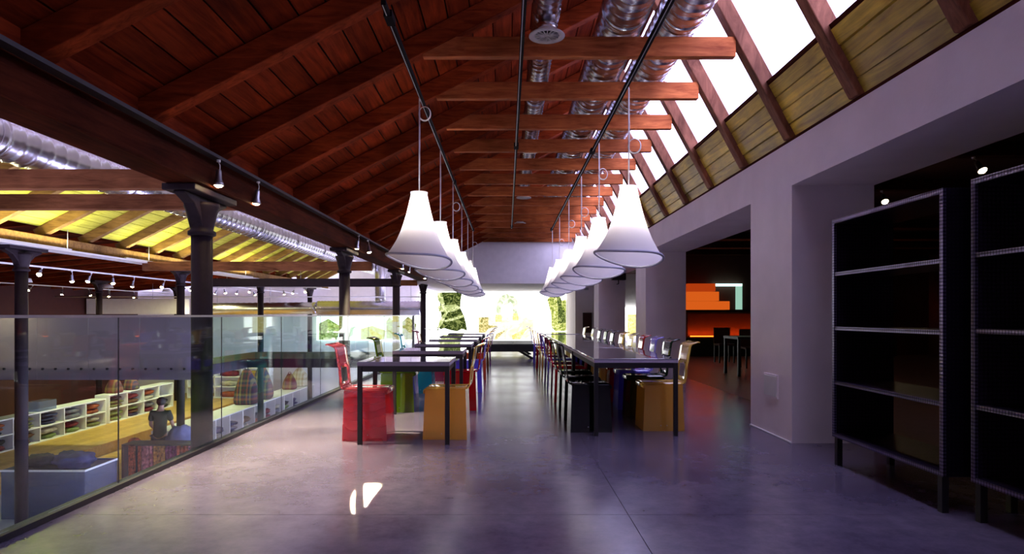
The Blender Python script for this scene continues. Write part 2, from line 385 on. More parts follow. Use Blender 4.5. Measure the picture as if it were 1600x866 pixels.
fb = thing('aisle_beam', (-7.9, 12, 2.26), 'far timber beam with a pale lighting tray along its underside', 'beam')
B(-8.0, -7.7, -2, 27.6, 2.30, 2.48).build('beam', 'aisle_rafter', fb, bevel=.01)
B(-7.98, -7.60, -2, 27.6, 2.255, 2.285).build('lighting_tray', 'white_metal', fb)
for y in (8.5, 11, 13.5, 16, 18.5):
    MB().tube([(-7.55, y, 2.29), (-7.55, y, 2.62)], .006, 5).build('hanger', 'white_metal', fb)
# outer aisle, dark red
ZC = lambda x: 2.50+.4*(x+13)
c4 = sbuild(slope_box(MB(), -16, ZC(-13)-.3, -7.95, 2.9, -2, 27.6, .05), 'ceiling_outer', 'dark_beam')
for k in range(20):
    y = 4.6+k*1.12
    slope_box(MB(), -16, ZC(-13)-.42, -8.0, 2.78, y-.06, y+.06, .11).build('rafter', 'red_rafter', c4)
# lower sales floor, oak boards laid across
lf = sbuild(B(-16, -2.72, -2, 27.75, -2.6, -2.512), 'floor_lower', 'lower_floor')
rnd = random.Random(4)
for k in range(62):
    y = 13.0+k*.22
    if y > 26.4: break
    x = -10.5
    for a, b in ((-10.5, rnd.uniform(-9, -7.5)),):
        B(a, b-.002, y, y+.216, -2.512, -2.5).build('floor_board', 'oak', lf); B(b, -5.0, y, y+.216, -2.512, -2.5).build('floor_board', 'oak', lf)
B(-10.5, -5, -2, 13, -2.512, -2.503).build('screed', 'lower_floor', lf)
pf = sbuild(B(-15.9, -10.52, 8, 27.6, -2.5, -2.23), 'floor_platform', 'oak')
for k in range(22):
    x = -10.5-(k+1)*.24
    B(x+.003, x+.237, 8, 27.6, -2.23, -2.2).build('deck_board', 'oak', pf)
# bridges and far gallery
br = sbuild(B(-8.0, -2.73, 17.0, 20.2, -.24, 0), 'floor_bridge', 'iron')
sbuild(B(-15.9, -6.9, 14.05, 17.0, -.24, 0), 'floor_gallery', 'iron')
sbuild(B(-2.634, -2.621, -2, 17, -.30, -.0), 'trim_1', 'black')
sbuild(B(-2.625, -2.55, -2, 19.8, 0.001, .035), 'baseboard_left', 'black')
sbuild(B(2.545, 2.56, 5.76, 6.71, 0.001, .012), 'baseboard_right', 'white_metal')

# ================================================================== THINGS
# --- cast iron columns
def column(x, y, z0, label, pre=None):
    c = thing('iron_column', (x, y, z0), label, 'column', 'cast iron columns')
    H = 2.255
    MB().lathe([(.092, z0), (.09, 1.86)], 20, (x, y, 0), cap=True).build('shaft', 'iron', c)
    MB().lathe([(.092, 1.86), (.118, 1.87), (.118, 1.90), (.095, 1.915), (.10, 1.94), (.135, 2.09), (.15, 2.12), (.15, 2.15)], 20, (x, y, 0), cap=True).build('capital', 'iron', c)
    for s_ in (-1, 1):
        MB().prism([(y+s_*.08, 1.92), (y+s_*.13, 2.02), (y+s_*.24, 2.12), (y+s_*.40, 2.18), (y+s_*.40, 2.199), (y, 2.199), (y, 1.92)][::s_], x-.05, x+.05, 'YZ').build('bracket', 'iron', c, bevel=.008)
    B(x-.14, x+.14, y-.42, y+.42, 2.20, 2.257).build('saddle', 'iron', c, bevel=.01)
    return c
for i, y in enumerate((.7, 5.75, 10.8, 15.85, 20.95)):
    if i == 0: continue
    column(-2.74, y, -2.5, f"dark iron column just outside the glass rail, {['', 'nearest the camera', 'second from the camera', 'third from the camera', 'farthest along the rail'][i]}", 0)
for i, y in enumerate((10.35, 15.4, 20.4, 25.5)):
    column(-7.85, y, -2.5, f"dark iron column across the void under the lighting tray, {['nearest, by the clothes bin', 'second, behind the shopping person', 'third from the front', 'fourth, farthest back'][i]}")
for i, y in enumerate((15.4, 20.4, 25.2)):
    column(-13.0, y, -2.2, f"dark iron column on the oak platform far left, {ORD[i]} from the front")
# --- timber cross ties over the void
for i, (y, z, h) in enumerate(((6.0, 2.33, .18), (7.25, 2.345, .17), (13.6, 2.10, .19), (20.5, 2.1, .18))):
    t = B(-7.72, -2.87, y-.06, y+.06, z, z+h).build('tie_beam', 'brown_tie', None, bevel=.006)
    tag(t, 'brown horizontal timber tie crossing the void, ' + ['nearest and highest in view', 'second, just under the first', 'third, beyond the big duct', 'farthest back'][i], 'beam', 'timber ties over the void')
t = B(-7.75, -2.84, 15.8, 15.95, 1.86, 2.06).build('cross_girder', 'iron', None, bevel=.008)
tag(t, 'dark iron girder spanning the void between the third columns', 'beam')
# lights on tracks are built further down

# --- spiral ducts
def spiral_duct(name, x, z, r, y0, y1, label, pitch=.14, step=.02, n=36):
    th = thing(name, (x, y0, z), label, 'duct')
    vs = []; m = int((y1-y0)/step)+1; fs = []
    for i in range(m):
        y = y0+i*step
        for k in range(n):
            q = k/n; fr = (y/pitch+q) % 1; rr = r+(.011 if fr < .16 else 0)
            vs.append((x+rr*math.cos(2*math.pi*q), y, z+rr*math.sin(2*math.pi*q)))
    for i in range(m-1):
        for k in range(n): fs.append((i*n+k, (i+1)*n+k, (i+1)*n+(k+1) % n, i*n+(k+1) % n))
    b = MB(); b.add(vs, fs, True); b.build('duct_shell', 'galv', th)
    y = y0+.9
    while y < y1-.3:
        b = MB(); vs = []
        for (rr, yy) in ((r, y-.05), (r+.012, y-.045), (r+.012, y+.045), (r, y+.05)):
            vs += [(x+rr*math.cos(2*math.pi*k/n), yy, z+rr*math.sin(2*math.pi*k/n)) for k in range(n)]
        b.add(vs, [(i*n+k, (i+1)*n+k, (i+1)*n+(k+1) % n, i*n+(k+1) % n) for i in range(3) for k in range(n)], True)
        b.build('joint_band', 'galv', th); y += 2.24
    return th
spiral_duct('spiral_duct', 1.06, 3.90, .205, -1.9, 20.4, 'large galvanised spiral duct under the ridge, left one of the big pair')
spiral_duct('spiral_duct', 1.58, 3.90, .205, -1.9, 20.4, 'large galvanised spiral duct beside the skylight, right one of the big pair')
spiral_duct('spiral_duct', -5.20, 2.98, .23, 1.0, 27.5, 'fat shiny galvanised duct crossing the void below the pale glazing', pitch=.2, step=.03)
d3 = spiral_duct('spiral_duct', .35, 3.86, .115, -1.9, 20.4, 'slim galvanised duct left of the big pair carrying round air vents', pitch=.1, step=.02, n=24)
def air_vent():
    t = thing('air_vent', (.35, 5.60, 3.60), '', 'vent', 'round air vents under the slim duct')
    L0 = (.35, 5.60, 0)
    MB().lathe([(.075, 3.78), (.075, 3.70), (.09, 3.695), (.09, 3.66), (.085, 3.65)], 24, L0).build('neck', 'galv', t)
    MB().lathe([(.085, 3.65), (.105, 3.62), (.15, 3.605), (.157, 3.598), (.157, 3.590), (.12, 3.588), (.105, 3.60)], 32, L0).build('flange', 'white_metal', t)
    b = MB()
    for k in range(16):
        q = 2*math.pi*k/16; c_, s_ = math.cos(q), math.sin(q)
        b.tube([(.35+.02*c_, 5.60+.02*s_, 3.60), (.35+.112*c_, 5.60+.112*s_, 3.60)], .006, 4)
    b.build('grille_blades', 'white_metal', t)
    MB().lathe([(.001, 3.596), (.028, 3.596), (.028, 3.61), (.001, 3.61)], 16, L0).build('hub', 'white_metal', t)
    MB().lathe([(.001, 3.625), (.1, 3.625)], 24, L0).build('damper', 'black_soft', t)
    return t
av = air_vent()
vl = ['nearest the camera', 'second from the camera', 'third from the camera', 'fourth from the camera', 'farthest away']
for i, y in enumerate((5.60, 9.50, 13.3, 17.0, 19.9)):
    lab = 'round white air vent hanging from the slim duct, ' + vl[i]
    if i == 0: av['label'] = lab
    else: dup(av, (.35, y, 3.60), lab)

# --- electrical tracks
def track(x, y0, y1, z, label):
    t = thing('lighting_track', (x, y0, z), label, 'track', 'black lighting tracks')
    B(x-.017, x+.017, y0, y1, z, z+.035).build('rail', 'track', t)
    B(x-.010, x-.004, y0, y1, z-.002, z-.0005).build('conductor', 'steel', t)
    for k in range(3):
        y = y0+(y1-y0)*(.02+.48*k); B(x-.03, x+.03, y-.08, y+.08, z-.004, z+.045).build('connector', 'track', t)
    return t
track(-.855, 4.43, 16.4, 3.30, 'black lighting track above the left row of tables')
track(.12, .5, 15.9, 3.30, 'black lighting track running down the middle below the slim duct')
track(1.13, .5, 16.4, 3.30, 'black lighting track above the right row of tables')

# --- pendant lamps
def pendant(x, y, label):
    Z0 = 1.70; H = .67
    t = thing('pendant_lamp', (x, y, Z0), label, 'lamp', 'white trumpet pendant lamps over the tables')
    def warp(p, q):
        f = max(0, 1-(p.z/H))**2.2
        p.z += f*(-.030*math.cos(q)-.046*math.sin(q)+.020*math.cos(2*q+.5)); return p
    prof = []
    ks = [(0, .32), (.04, .298), (.1, .272), (.25, .220), (.4, .180), (.55, .148), (.7, .120), (.85, .097), (.94, .085), (.98, .081), (1, .086)]
    for i in range(26):
        u = i/25
        for (a, ra), (b_, rb) in zip(ks, ks[1:]):
            if a <= u <= b_: prof.append((ra+(rb-ra)*(u-a)/(b_-a), u*H)); break
    MB().lathe(prof, 48, (x, y, Z0), fn=warp).build('shade', 'shade', t)
    r0 = prof[0][0]; ring = []
    for k in range(48):
        q = 2*math.pi*k/48; p = warp(Vector((r0*math.cos(q), r0*math.sin(q), 0)), q); ring.append(p+Vector((x, y, Z0)))
    MB().tube(ring, .012, 8, closed=True).build('rim_band', 'rim', t)
    MB().tube([(x-.06, y, Z0+H-.02), (x+.06, y, Z0+H-.02)], .004, 5).tube([(x, y-.06, Z0+H-.02), (x, y+.06, Z0+H-.02)], .004, 5).build('spider', 'steel', t)
    MB().lathe([(.001, Z0+.60), (.022, Z0+.60), (.022, Z0+.52), (.018, Z0+.51)], 12, (x, y, 0)).build('socket', 'white_metal', t)
    MB().lathe([(.001, Z0+.37), (.02, Z0+.375), (.033, Z0+.40), (.034, Z0+.43), (.018, Z0+.50), (.016, Z0+.51)], 14, (x, y, 0)).build('bulb', BULB, t)
    cb = MB(); cb.tube([(x, y, Z0+.60), (x, y, 3.32)], .0045, 6); cb.tube([(x+.006, y, 3.30), (x+.009, y, 2.9), (x+.006, y, 2.5), (x+.004, y, Z0+.60)], .0035, 6)
    cb.build('cord', 'cord', t)
    l = bpy.data.lights.new('bulb_light', 'POINT'); l.energy = LAMP_W; l.color = (1, .93, .84); l.shadow_soft_size = .04
    o = bpy.data.objects.new('bulb_light', l); COL.objects.link(o); o.parent = t; o.location = (0, 0, .47)
    return t
BULB = emit('lamp_bulb', (1, .93, .84), 25); LAMP_W = 17
pl = pendant(-.87, 6.34, '')
def coil(x, y, z, parent):
    b = MB()
    for j in range(3):
        b.tube([(x+.055+(.055+.003*j)*math.cos(q*math.pi/12), y+.006*j, z+(.066+.003*j)*math.sin(q*math.pi/12)) for q in range(24)], .0035, 5, closed=True)
    b.build('cord_coil', 'cord', parent)
lampL = [6.34, 8.35, 10.3, 12.3, 14.2, 16.3]
lampR = [6.05, 8.0, 9.9, 11.9, 14.0, 16.2]
coils = {('L', 0): 3.15, ('R', 0): 2.63+.12, ('R', 1): 2.92, ('R', 3): 2.85, ('R', 4): 2.75, ('L', 5): 2.95, ('L', 2): 2.9, ('R', 2): 2.75}
made = [('L', 0, pl)]
for side, x, ys, word in (('L', -.87, lampL, 'left'), ('R', 1.15, lampR, 'right')):
    for i, y in enumerate(ys):
        lab = f"white trumpet pendant lamp in the {word} row, {ORD[i]} from the camera"
        if side == 'L' and i == 0: pl['label'] = lab; continue
        made.append((side, i, dup(pl, (x, y, 1.70), lab, rotz=R((i*23) % 31-12))))
for side, i, o in made:
    if (side, i) in coils:
        z = coils[(side, i)]; r_ = o.rotation_euler.z; o.rotation_euler.z = 0
        c_ = MB()
        coil(o.location.x, o.location.y, z, o)
        o.rotation_euler.z = r_

# --- chairs
def acr(name, c, f=.62, t=None, streak=False): return glassy('acrylic_'+name, t or tuple(.35+.65*v for v in c), c, f, ior=1.5, rough=.04, streak=streak)
AC = {
 'red': acr('red', (.52, .15, .21), .44, (1, .45, .48), True), 'amber': acr('amber', (1, .74, .22), .5, (1, .84, .42)),
 'green': acr('green', (.15, .25, .015), .66, (.4, .55, .10)), 'teal': acr('teal', (.06, .40, .52), .6, (.3, .7, .8)),
 'violet': acr('violet', (.38, .32, .90), .62, (.65, .6, 1)), 'purple': acr('purple', (.30, .05, .36), .65, (.55, .25, .6)),
 'clear': acr('clear', (.80, .82, .72), .22, (.90, .93, .86)), 'black': acr('black', (.006, .010, .008), .9, (.03, .06, .04)),
 'dark_green': acr('dark_green', (.012, .045, .018), .82, (.08, .2, .1)), 'brown': acr('brown', (.32, .12, .06), .6, (.6, .35, .2)),
 'crimson': acr('crimson', (.75, .012, .03), .8, (.8, .1, .1)), 'pale': acr('pale', (.90, .80, .50), .40, (.98, .92, .7)),
 'orange': acr('orange', (.85, .28, .06), .62, (1, .5, .25)), 'magenta': acr('magenta', (.42, .03, .15), .7, (.6, .12, .25)),
}
ref = AC['red']
def make_chair():
    t = thing('acrylic_chair', (0, 0, 0), '', 'chair')
    for s_ in (-1, 1):
        ya, yb = s_*.205, s_*.195; d = -s_*.008
        MB().hexa([(-.205, ya, 0), (.205, ya, 0), (.205, ya+d, 0), (-.205, ya+d, 0), (-.185, yb, .458), (.19, yb, .458), (.19, yb+d, .458), (-.185, yb+d, .458)]).build('side_panel', ref, t)
    for nm, xa, xb, d in (('front_panel', -.205, -.185, .008), ('back_panel', .205, .19, -.008)):
        MB().hexa([(xa, -.196, 0), (xa+d, -.196, 0), (xa+d, .196, 0), (xa, .196, 0), (xb, -.186, .458), (xb+d, -.186, .458), (xb+d, .186, .458), (xb, .186, .458)]).build(nm, ref, t)
    # seat sheet curling down at the front
    pr = [(-.196, .425), (-.198, .452), (-.19, .464), (-.17, .468), (0, .466), (.17, .468), (.195, .472)]
    v = [(x, y, z) for x, z in pr for y in (-.2, .2)]
    b = MB(); b.add(v, [(2*i, 2*i+1, 2*i+3, 2*i+2) for i in range(len(pr)-1)], True); b.build('seat', ref, t, solid=.009)
    # back: one bent sheet with a window cut in its lower half and a lip along the top
    pr = [(.195, .472), (.212, .476), (.222, .49), (.228, .53), (.240, .66), (.250, .70), (.272, .835), (.282, .855), (.30, .864), (.352, .884), (.362, .878)]
    ys = [-.185, -.115, 0, .115, .185]; hole = {3}
    v = []
    for i, (x, z) in enumerate(pr):
        for y in ys: v.append((x, y*(1 if i < 8 else 1+.02*(i-8)), z))
    n = len(ys); f = [(i*n+k, i*n+k+1, (i+1)*n+k+1, (i+1)*n+k) for i in range(len(pr)-1) for k in range(n-1) if not (i in hole and k in (1, 2))]
    b = MB(); b.add(v, f, True); b.build('backrest', ref, t, solid=.010)
    for s_ in (-1, 1):
        for k in (-.03, .03):
            MB().lathe([(.001, 0), (.006, 0), (.006, .004), (.001, .004)], 8, fn=lambda p, q, s_=s_, k=k: Vector((p.x+k, s_*(.204+p.z), p.y+.055))).build('screw', 'steel', t)
    return t
ch0 = make_chair(); first = [True]
def chair(xf, y, side, col, label, group):
    """xf = X of the seat centre; side +1: back to the right"""
    rz = 0 if side > 0 else math.pi
    rz += random.uniform(-.02, .02)
    if first[0]:
        first[0] = False; proto_mat = AC[col]
        ch0.location = (xf, y, 0); ch0.rotation_euler.z = rz; ch0['label'] = label; ch0['group'] = group
        return ch0
    return dup(ch0, (xf, y, 0), label, rotz=rz, group=group, mats={ref: AC[col]})
chair(-1.30, 6.05, -1, 'red', 'pink-red translucent acrylic chair on the window side of the nearest left table', 'acrylic chairs on the glass-rail side')
for i, (y, c, n) in enumerate(((7.78, 'green', 'moss green'), (9.6, 'teal', 'teal blue'), (11.35, 'magenta', 'dark magenta'), (13.1, 'clear', 'clear'), (14.85, 'clear', 'clear'))):
    chair(-1.30, y, -1, c, f"{n} acrylic chair on the glass-rail side, at the {ORD[i+1]} left table", 'acrylic chairs on the glass-rail side')
for i, (y, c, n) in enumerate(((6.12, 'amber', 'amber orange'), (7.92, 'crimson', 'bright red'), (9.75, 'violet', 'lilac violet'), (11.6, 'orange', 'orange'), (13.3, 'brown', 'brown'), (15.0, 'purple', 'purple'))):
    chair(-.57, y, 1, c, f"{n} acrylic chair on the aisle side of the {ORD[i]} left table", 'acrylic chairs on the aisle side of the left tables')
for i, (y, c, n) in enumerate(((6.56, 'amber', 'golden amber'), (7.3, 'dark_green', 'dark bottle-green'), (8.0, 'violet', 'violet'), (8.7, 'crimson', 'bright red'), (9.45, 'pale', 'pale clear yellow'), (10.2, 'amber', 'amber'),
        (11.1, 'black', 'black'), (11.85, 'dark_green', 'dark green'), (12.65, 'black', 'smoky black'), (13.65, 'clear', 'clear'), (15.1, 'pale', 'pale ivory'))):
    chair(1.56, y, 1, c, f"{n} acrylic chair on the pillar side, {ORD[i]} from camera", 'acrylic chairs on the pillar side')
for i, (y, c, n) in enumerate(((6.48, 'black', 'black'), (7.2, 'black', 'smoky black'), (7.9, 'dark_green', 'dark green'), (8.65, 'crimson', 'dark red'), (9.4, 'magenta', 'wine red'), (10.15, 'violet', 'violet'), (10.95, 'purple', 'purple'),
        (11.8, 'amber', 'amber'), (12.7, 'pale', 'pale yellow'), (14.0, 'crimson', 'bright red'), (15.4, 'violet', 'lilac'))):
    chair(.83, y, -1, c, f"{n} acrylic chair on the aisle side of the right tables, {ORD[i]} from the camera", 'acrylic chairs on the aisle side of the right tables')

# --- tables
def table(name, x0, x1, y0, y1, label, group, z=.738):
    t = thing(name, ((x0+x1)/2, (y0+y1)/2, 0), label, 'table', group)
    B(x0, x1, y0, y1, z-.012, z).build('tabletop', 'table_top', t, bevel=.002)
    b = MB()
    b.box(x0, x1, y0, y0+.012, z-.038, z-.0125); b.box(x0, x1, y1-.012, y1, z-.038, z-.0125)
    b.box(x0, x0+.012, y0+.012, y1-.012, z-.038, z-.0125); b.box(x1-.012, x1, y0+.012, y1-.012, z-.038, z-.0125)
    b.build('edge_band', 'table_edge', t)
    b = MB(); a = .012
    b.box(x0+.045, x1-.045, y0+a, y0+.045, z-.09, z-.039); b.box(x0+.045, x1-.045, y1-.045, y1-a, z-.09, z-.039)
    b.box(x0+a, x0+.045, y0+a, y1-a, z-.09, z-.039); b.box(x1-.045, x1-a, y0+a, y1-a, z-.09, z-.039)
    b.build('apron', 'black', t)
    for lx in (x0, x1-.042):
        for ly in (y0, y1-.042): B(lx+.001, lx+.043-.002, ly+.001, ly+.041, 0, z-.0385).build('leg', 'black', t, bevel=.003)
    return t
for i in range(6):
    y = 5.68+1.75*i
    table('square_table', -1.33, -.51, y, y+.70, f"square black-legged table in the left row, {ORD[i]} from the camera", 'square tables in the left row')
ry = [6.08, 8.18, 10.28, 12.38, 14.2]; re = [8.18, 10.28, 12.38, 13.6, 15.8]
for i in range(5):
    table('long_table', .83, 1.63, ry[i]+.004, re[i]-.004, f"long glossy black-legged table in the right row, {ORD[i]} from the camera", 'long tables in the right row')
# --- low black bench in front of the mural
t = thing('low_bench', (-.1, 18, 0), 'long low black slab bench on slanted legs in front of the bright mural', 'bench')
for k in range(3): B(-1.0+k*.585, -.42+k*.585, 16.9, 19.2, .36, .39).build('top_slab', 'black', t, bevel=.004)
B(-1.0, .75, 16.9, 19.2, .19, .358).build('fascia', 'black_soft', t)
for x, s_ in ((.30, 1), (-.75, -1)):
    for y in (17.0, 19.0):
        MB().prism([(x, .188), (x+.13, .188), (x+s_*.34+.10, 0), (x+s_*.34-.02, 0)], y, y+.1).build('leg', 'black', t)

# --- glass rail along the mezzanine
gx = -2.585
edges = [-.36, 1.18, 2.72, 4.26, 5.80, 7.34, 8.88, 10.42, 11.96, 13.5, 15.04, 16.58, 17.6]
gn = ['behind the camera', 'beside the camera', 'at the left picture edge', 'in front of the nearest column', 'third in view', 'fourth in view', 'fifth in view', 'sixth in view', 'seventh in view', 'eighth in view', 'ninth in view', 'tenth in view']
for i in range(len(edges)-1):
    if i == 0: continue
    a, b = edges[i]+.006, edges[i+1]-.006
    t = thing('glass_balustrade', (gx, (a+b)/2, .035), f"clear frameless balustrade pane along the concrete floor, {gn[i]}", 'glass rail', 'balustrade panes along the mezzanine')
    B(gx-.006, gx+.006, a, b, .036, 1.135).build('pane', 'glass', t)
    B(gx-.003, gx+.003, b+.001, b+.008, .036, 1.135).build('joint_seal', 'black', t)
t = tag(B(gx-.014, gx+.014, -.36, 17.6, 1.136, 1.152).build('handrail', 'steel', None), 'thin grey metal cap rail on top of the long clear balustrade', 'rail')
t = tag(B(gx-.03, gx+.03, 17.62, 17.78, 0.036, 1.152).build('rail_end_post', 'steel', None, bevel=.004), 'flat pale grey post ending the balustrade near the mural', 'post')
for k in range(4):
    a = -7.95+k*1.31
    t = thing('bridge_balustrade', (a+.65, 17.03, 0), f"clear pane guarding the crossing bridge, {['leftmost', 'second from left', 'third from left', 'nearest the mezzanine'][k]}", 'glass rail', 'balustrade panes on the bridge')
    B(a+.005, a+1.30, 17.02, 17.03, .0, 1.12).build('pane', 'glass', t)
    B(a+.0, a+1.305, 17.01, 17.04, 1.121, 1.14).build('cap', 'steel', t)
# frosted gallery balustrade with bolts
for k in range(8):
    a = -15.9+k*1.125
    t = thing('frosted_balustrade', (a+.56, 14.0, -.26), f"milky grey gallery balustrade pane with a row of bolts, {ORD[7-k]} counted from its right end", 'glass rail', 'milky gallery panes')
    B(a+.004, a+1.121, 13.99, 14.005, -.26, 1.12).build('pane', 'frost', t)
    for q in range(4):
        x = a+.14+q*.281
        MB().lathe([(.001, 0), (.026, 0), (.026, .03), (.001, .03)], 10, fn=lambda p, qq, x=x: Vector((x+p.x, 13.958+p.z, .0+p.y-.02))).build('bolt', 'black', t)
t = tag(B(-15.9, -6.9, 13.985, 14.01, 1.121, 1.14).build('gallery_handrail', 'steel', None), 'thin metal cap along the milky gallery balustrade', 'rail')

# --- backlit mural
def print_mat(name, c1, c2, c3, s, scale=5, dist=1.5, det=3):
    m, N, L = NT(name); N.remove(N['Principled BSDF']); e = N.new('ShaderNodeEmission'); tc = N.new('ShaderNodeTexCoord')
    n = N.new('ShaderNodeTexNoise'); n.inputs['Scale'].default_value = scale; n.inputs['Detail'].default_value = det; n.inputs['Distortion'].default_value = dist
    L.new(tc.outputs['Object'], n.inputs['Vector']); r = ramp(N, [(.36, c1), (.5, c2), (.64, c3)]); L.new(n.outputs['Fac'], r.inputs[0])
    L.new(r.outputs[0], e.inputs[0]); e.inputs[1].default_value = s; L.new(e.outputs[0], N['Material Output'].inputs[0]); return m
P = {'white': print_mat('backlit_white', (.97, 1, .93), (1, 1, .98), (1, 1, 1), 2.6),
     'cloth': print_mat('backlit_green_cloth', (.010, .020, .004), (.05, .07, .015), (.26, .30, .09), 1, 4.5, 2.5),
     'belt': print_mat('backlit_light_cloth', (.22, .28, .10), (.5, .55, .22), (.8, .85, .5), 1, 5, 2),
     'bag': print_mat('backlit_bag', (1.0, .92, .62), (1, .98, .85), (1, 1, .95), .85, 3, 1.5),
     'bagshade': print_mat('backlit_bag_shadow', (.16, .17, .04), (.62, .50, .18), (.85, .75, .40), 1, 6, 2),
     'strap': print_mat('backlit_strap', (.42, .50, .28), (.75, .82, .58), (.95, 1, .8), 1, 4),
     'tan': print_mat('backlit_tan', (.75, .60, .16), (.9, .76, .3), (1, .9, .5), 1, 8),
     'leaf': print_mat('backlit_leaves', (.08, .14, .02), (.45, .50, .10), (1.0, .92, .45), 1, 13, 1.0, 6),
     'dark_leaf': print_mat('backlit_dark_leaves', (.02, .035, .01), (.10, .14, .03), (.45, .5, .15), 1, 14, 1, 6)}
YM = 27.6
mu = thing('backlit_mural', (0, YM, .08), 'huge glowing backlit photo print of cloth, a tote bag and foliage filling the end wall', 'mural')
B(-3.75, 2.56, YM-.02, YM+.12, .08, 2.165).build('light_panel', P['white'], mu)
B(-8.2, -3.76, YM-.02, YM+.12, .08, 1.15).build('light_panel', P['white'], mu)
def pr(name, mat, pts, d=1):
    q = [((x-792)*.02758, 1.15-(y-493)*.02758) for x, y in pts]
    q = [(x, min(max(z, .09), 2.16)) for x, z in q]
    MB().prism(q, YM-.02-.004*d, YM-.0201-.004*(d-1)).build(name, P[mat], mu)
pr('printed_cloth', 'cloth', [(686, 457), (722, 457), (720, 468), (719, 481), (725, 494), (728, 505), (730, 517), (722, 514), (714, 518), (704, 516), (694, 513), (682, 517), (690, 500), (688, 480)])
pr('printed_belt', 'belt', [(684, 478), (700, 477), (713, 476), (720, 481), (712, 486), (700, 488), (686, 487)], 2)
pr('printed_belt', 'belt', [(694, 501), (710, 496), (726, 492), (724, 496), (708, 501), (696, 503)], 2)
pr('printed_fold', 'belt', [(683, 457), (690, 457), (695, 476), (690, 478), (684, 468)], 2)
pr('printed_fold', 'belt', [(696, 488), (700, 488), (690, 508), (683, 516), (687, 500)], 2)
pr('printed_bag', 'bag', [(748, 496), (790, 494), (834, 495), (833, 531), (750, 531)])
pr('printed_bag_shadow', 'bagshade', [(748, 496), (763, 496), (763, 508), (778, 510), (763, 514), (758, 520), (748, 520)], 2)
pr('printed_bag_shadow', 'bagshade', [(772, 531), (776, 522), (790, 516), (783, 523), (776, 531)], 2)
pr('printed_bag_shadow', 'tan', [(800, 524), (818, 515), (832, 508), (820, 518), (812, 531), (800, 531)], 2)
pr('printed_strap', 'strap', [(775, 494), (776, 475), (782, 463), (792, 459), (801, 463), (794, 467), (787, 472), (783, 482), (783, 494)], 2)
pr('printed_strap', 'strap', [(785, 478), (795, 466), (801, 462), (808, 468), (809, 480), (809, 492), (801, 492), (801, 478), (798, 472), (790, 478)], 3)
pr('printed_patch', 'tan', [(774, 492), (784, 492), (784, 503), (774, 503)], 4)
pr('printed_patch', 'tan', [(801, 490), (810, 490), (810, 501), (801, 501)], 4)
pr('printed_foliage', 'leaf', [(855, 468), (862, 461), (872, 459), (878, 470), (886, 466), (900, 468), (884.5, 531-4), (868, 531-6), (860, 514), (862, 490)] if False else [(855, 468), (862, 461), (872, 459), (878, 470), (884, 468), (884.6, 517), (868, 518), (862, 512), (861, 490)])
pr('printed_foliage', 'dark_leaf', [(870, 462), (876, 465), (879, 484), (884, 487), (884, 505), (872, 506), (872, 488)], 2)
# the rest of the foliage print and shrubs on the left panel
B(2.50, 2.555, YM-.024, YM-.0202, .5, 1.8).build('printed_foliage', P['leaf'], mu)
for a, b, c_, d_, m_ in ((-8.1, -7.3, .1, 1.0, 'leaf'), (-7.2, -6.4, .1, .8, 'strap'), (-6.3, -5.3, .1, .7, 'tan'), (-5.2, -4.9, .15, 1.1, 'belt'), (-4.5, -4.0, .1, 1.1, 'dark_leaf')):
    MB().prism([(a, c_), (b, c_), (b+.1, d_*.7), ((a+b)/2, d_), (a, d_*.8)], YM-.024, YM-.0201).build('printed_shrub', P[m_], mu)
t = thing('side_mural', (5.5, YM, .3), 'narrow glowing yellow-green panel glimpsed beyond the third opening', 'mural')
B(5.0, 6.4, YM-.02, YM+.1, .2, 1.5).build('light_panel', P['white'], t)
B(5.2, 5.8, YM-.03, YM-.021, .25, 1.2).build('printed_foliage', P['tan'], t)

# --- fittings on the pillars
t = thing('access_panel', (2.555, 6.19, .47), 'small square white access panel low on the nearest pillar', 'panel')
B(2.548, 2.5595, 6.03, 6.35, .36, .585).build('frame', 'plaster', t, bevel=.002); B(2.543, 2.5478, 6.045, 6.335, .375, .57).build('door', 'white_metal', t, bevel=.002)
t = thing('wall_speaker', (3.05, 17.78, 2.1), 'small black loudspeaker on a bracket high on the third pillar', 'speaker')
B(2.88, 3.26, 17.5, 17.72, 2.12, 2.34-.03).build('cabinet', 'black', t, bevel=.01); B(2.90, 3.24, 17.49, 17.499, 2.14, 2.29).build('grille', 'black_soft', t)
MB().tube([(3.07, 17.6, 2.12), (3.07, 17.6, 2.02), (3.07, 17.845, 2.02)], .015, 6).build('bracket', 'black', t)
t = thing('framed_picture', (3.0, 23.89, .8), 'tall dark framed board on the farthest grey pillar', 'picture')
B(2.83, 3.17, 23.87, 23.895, .5, 1.25).build('frame', 'black', t); B(2.86, 3.14, 23.865, 23.8695, .53, 1.22).build('board', 'dark_red', t)
t = tag(B(2.88, 3.05, 23.885, 23.896, 2.1, 2.18).build('wall_vent', 'steel', None), 'small grey vent plate above the dark framed board', 'vent')

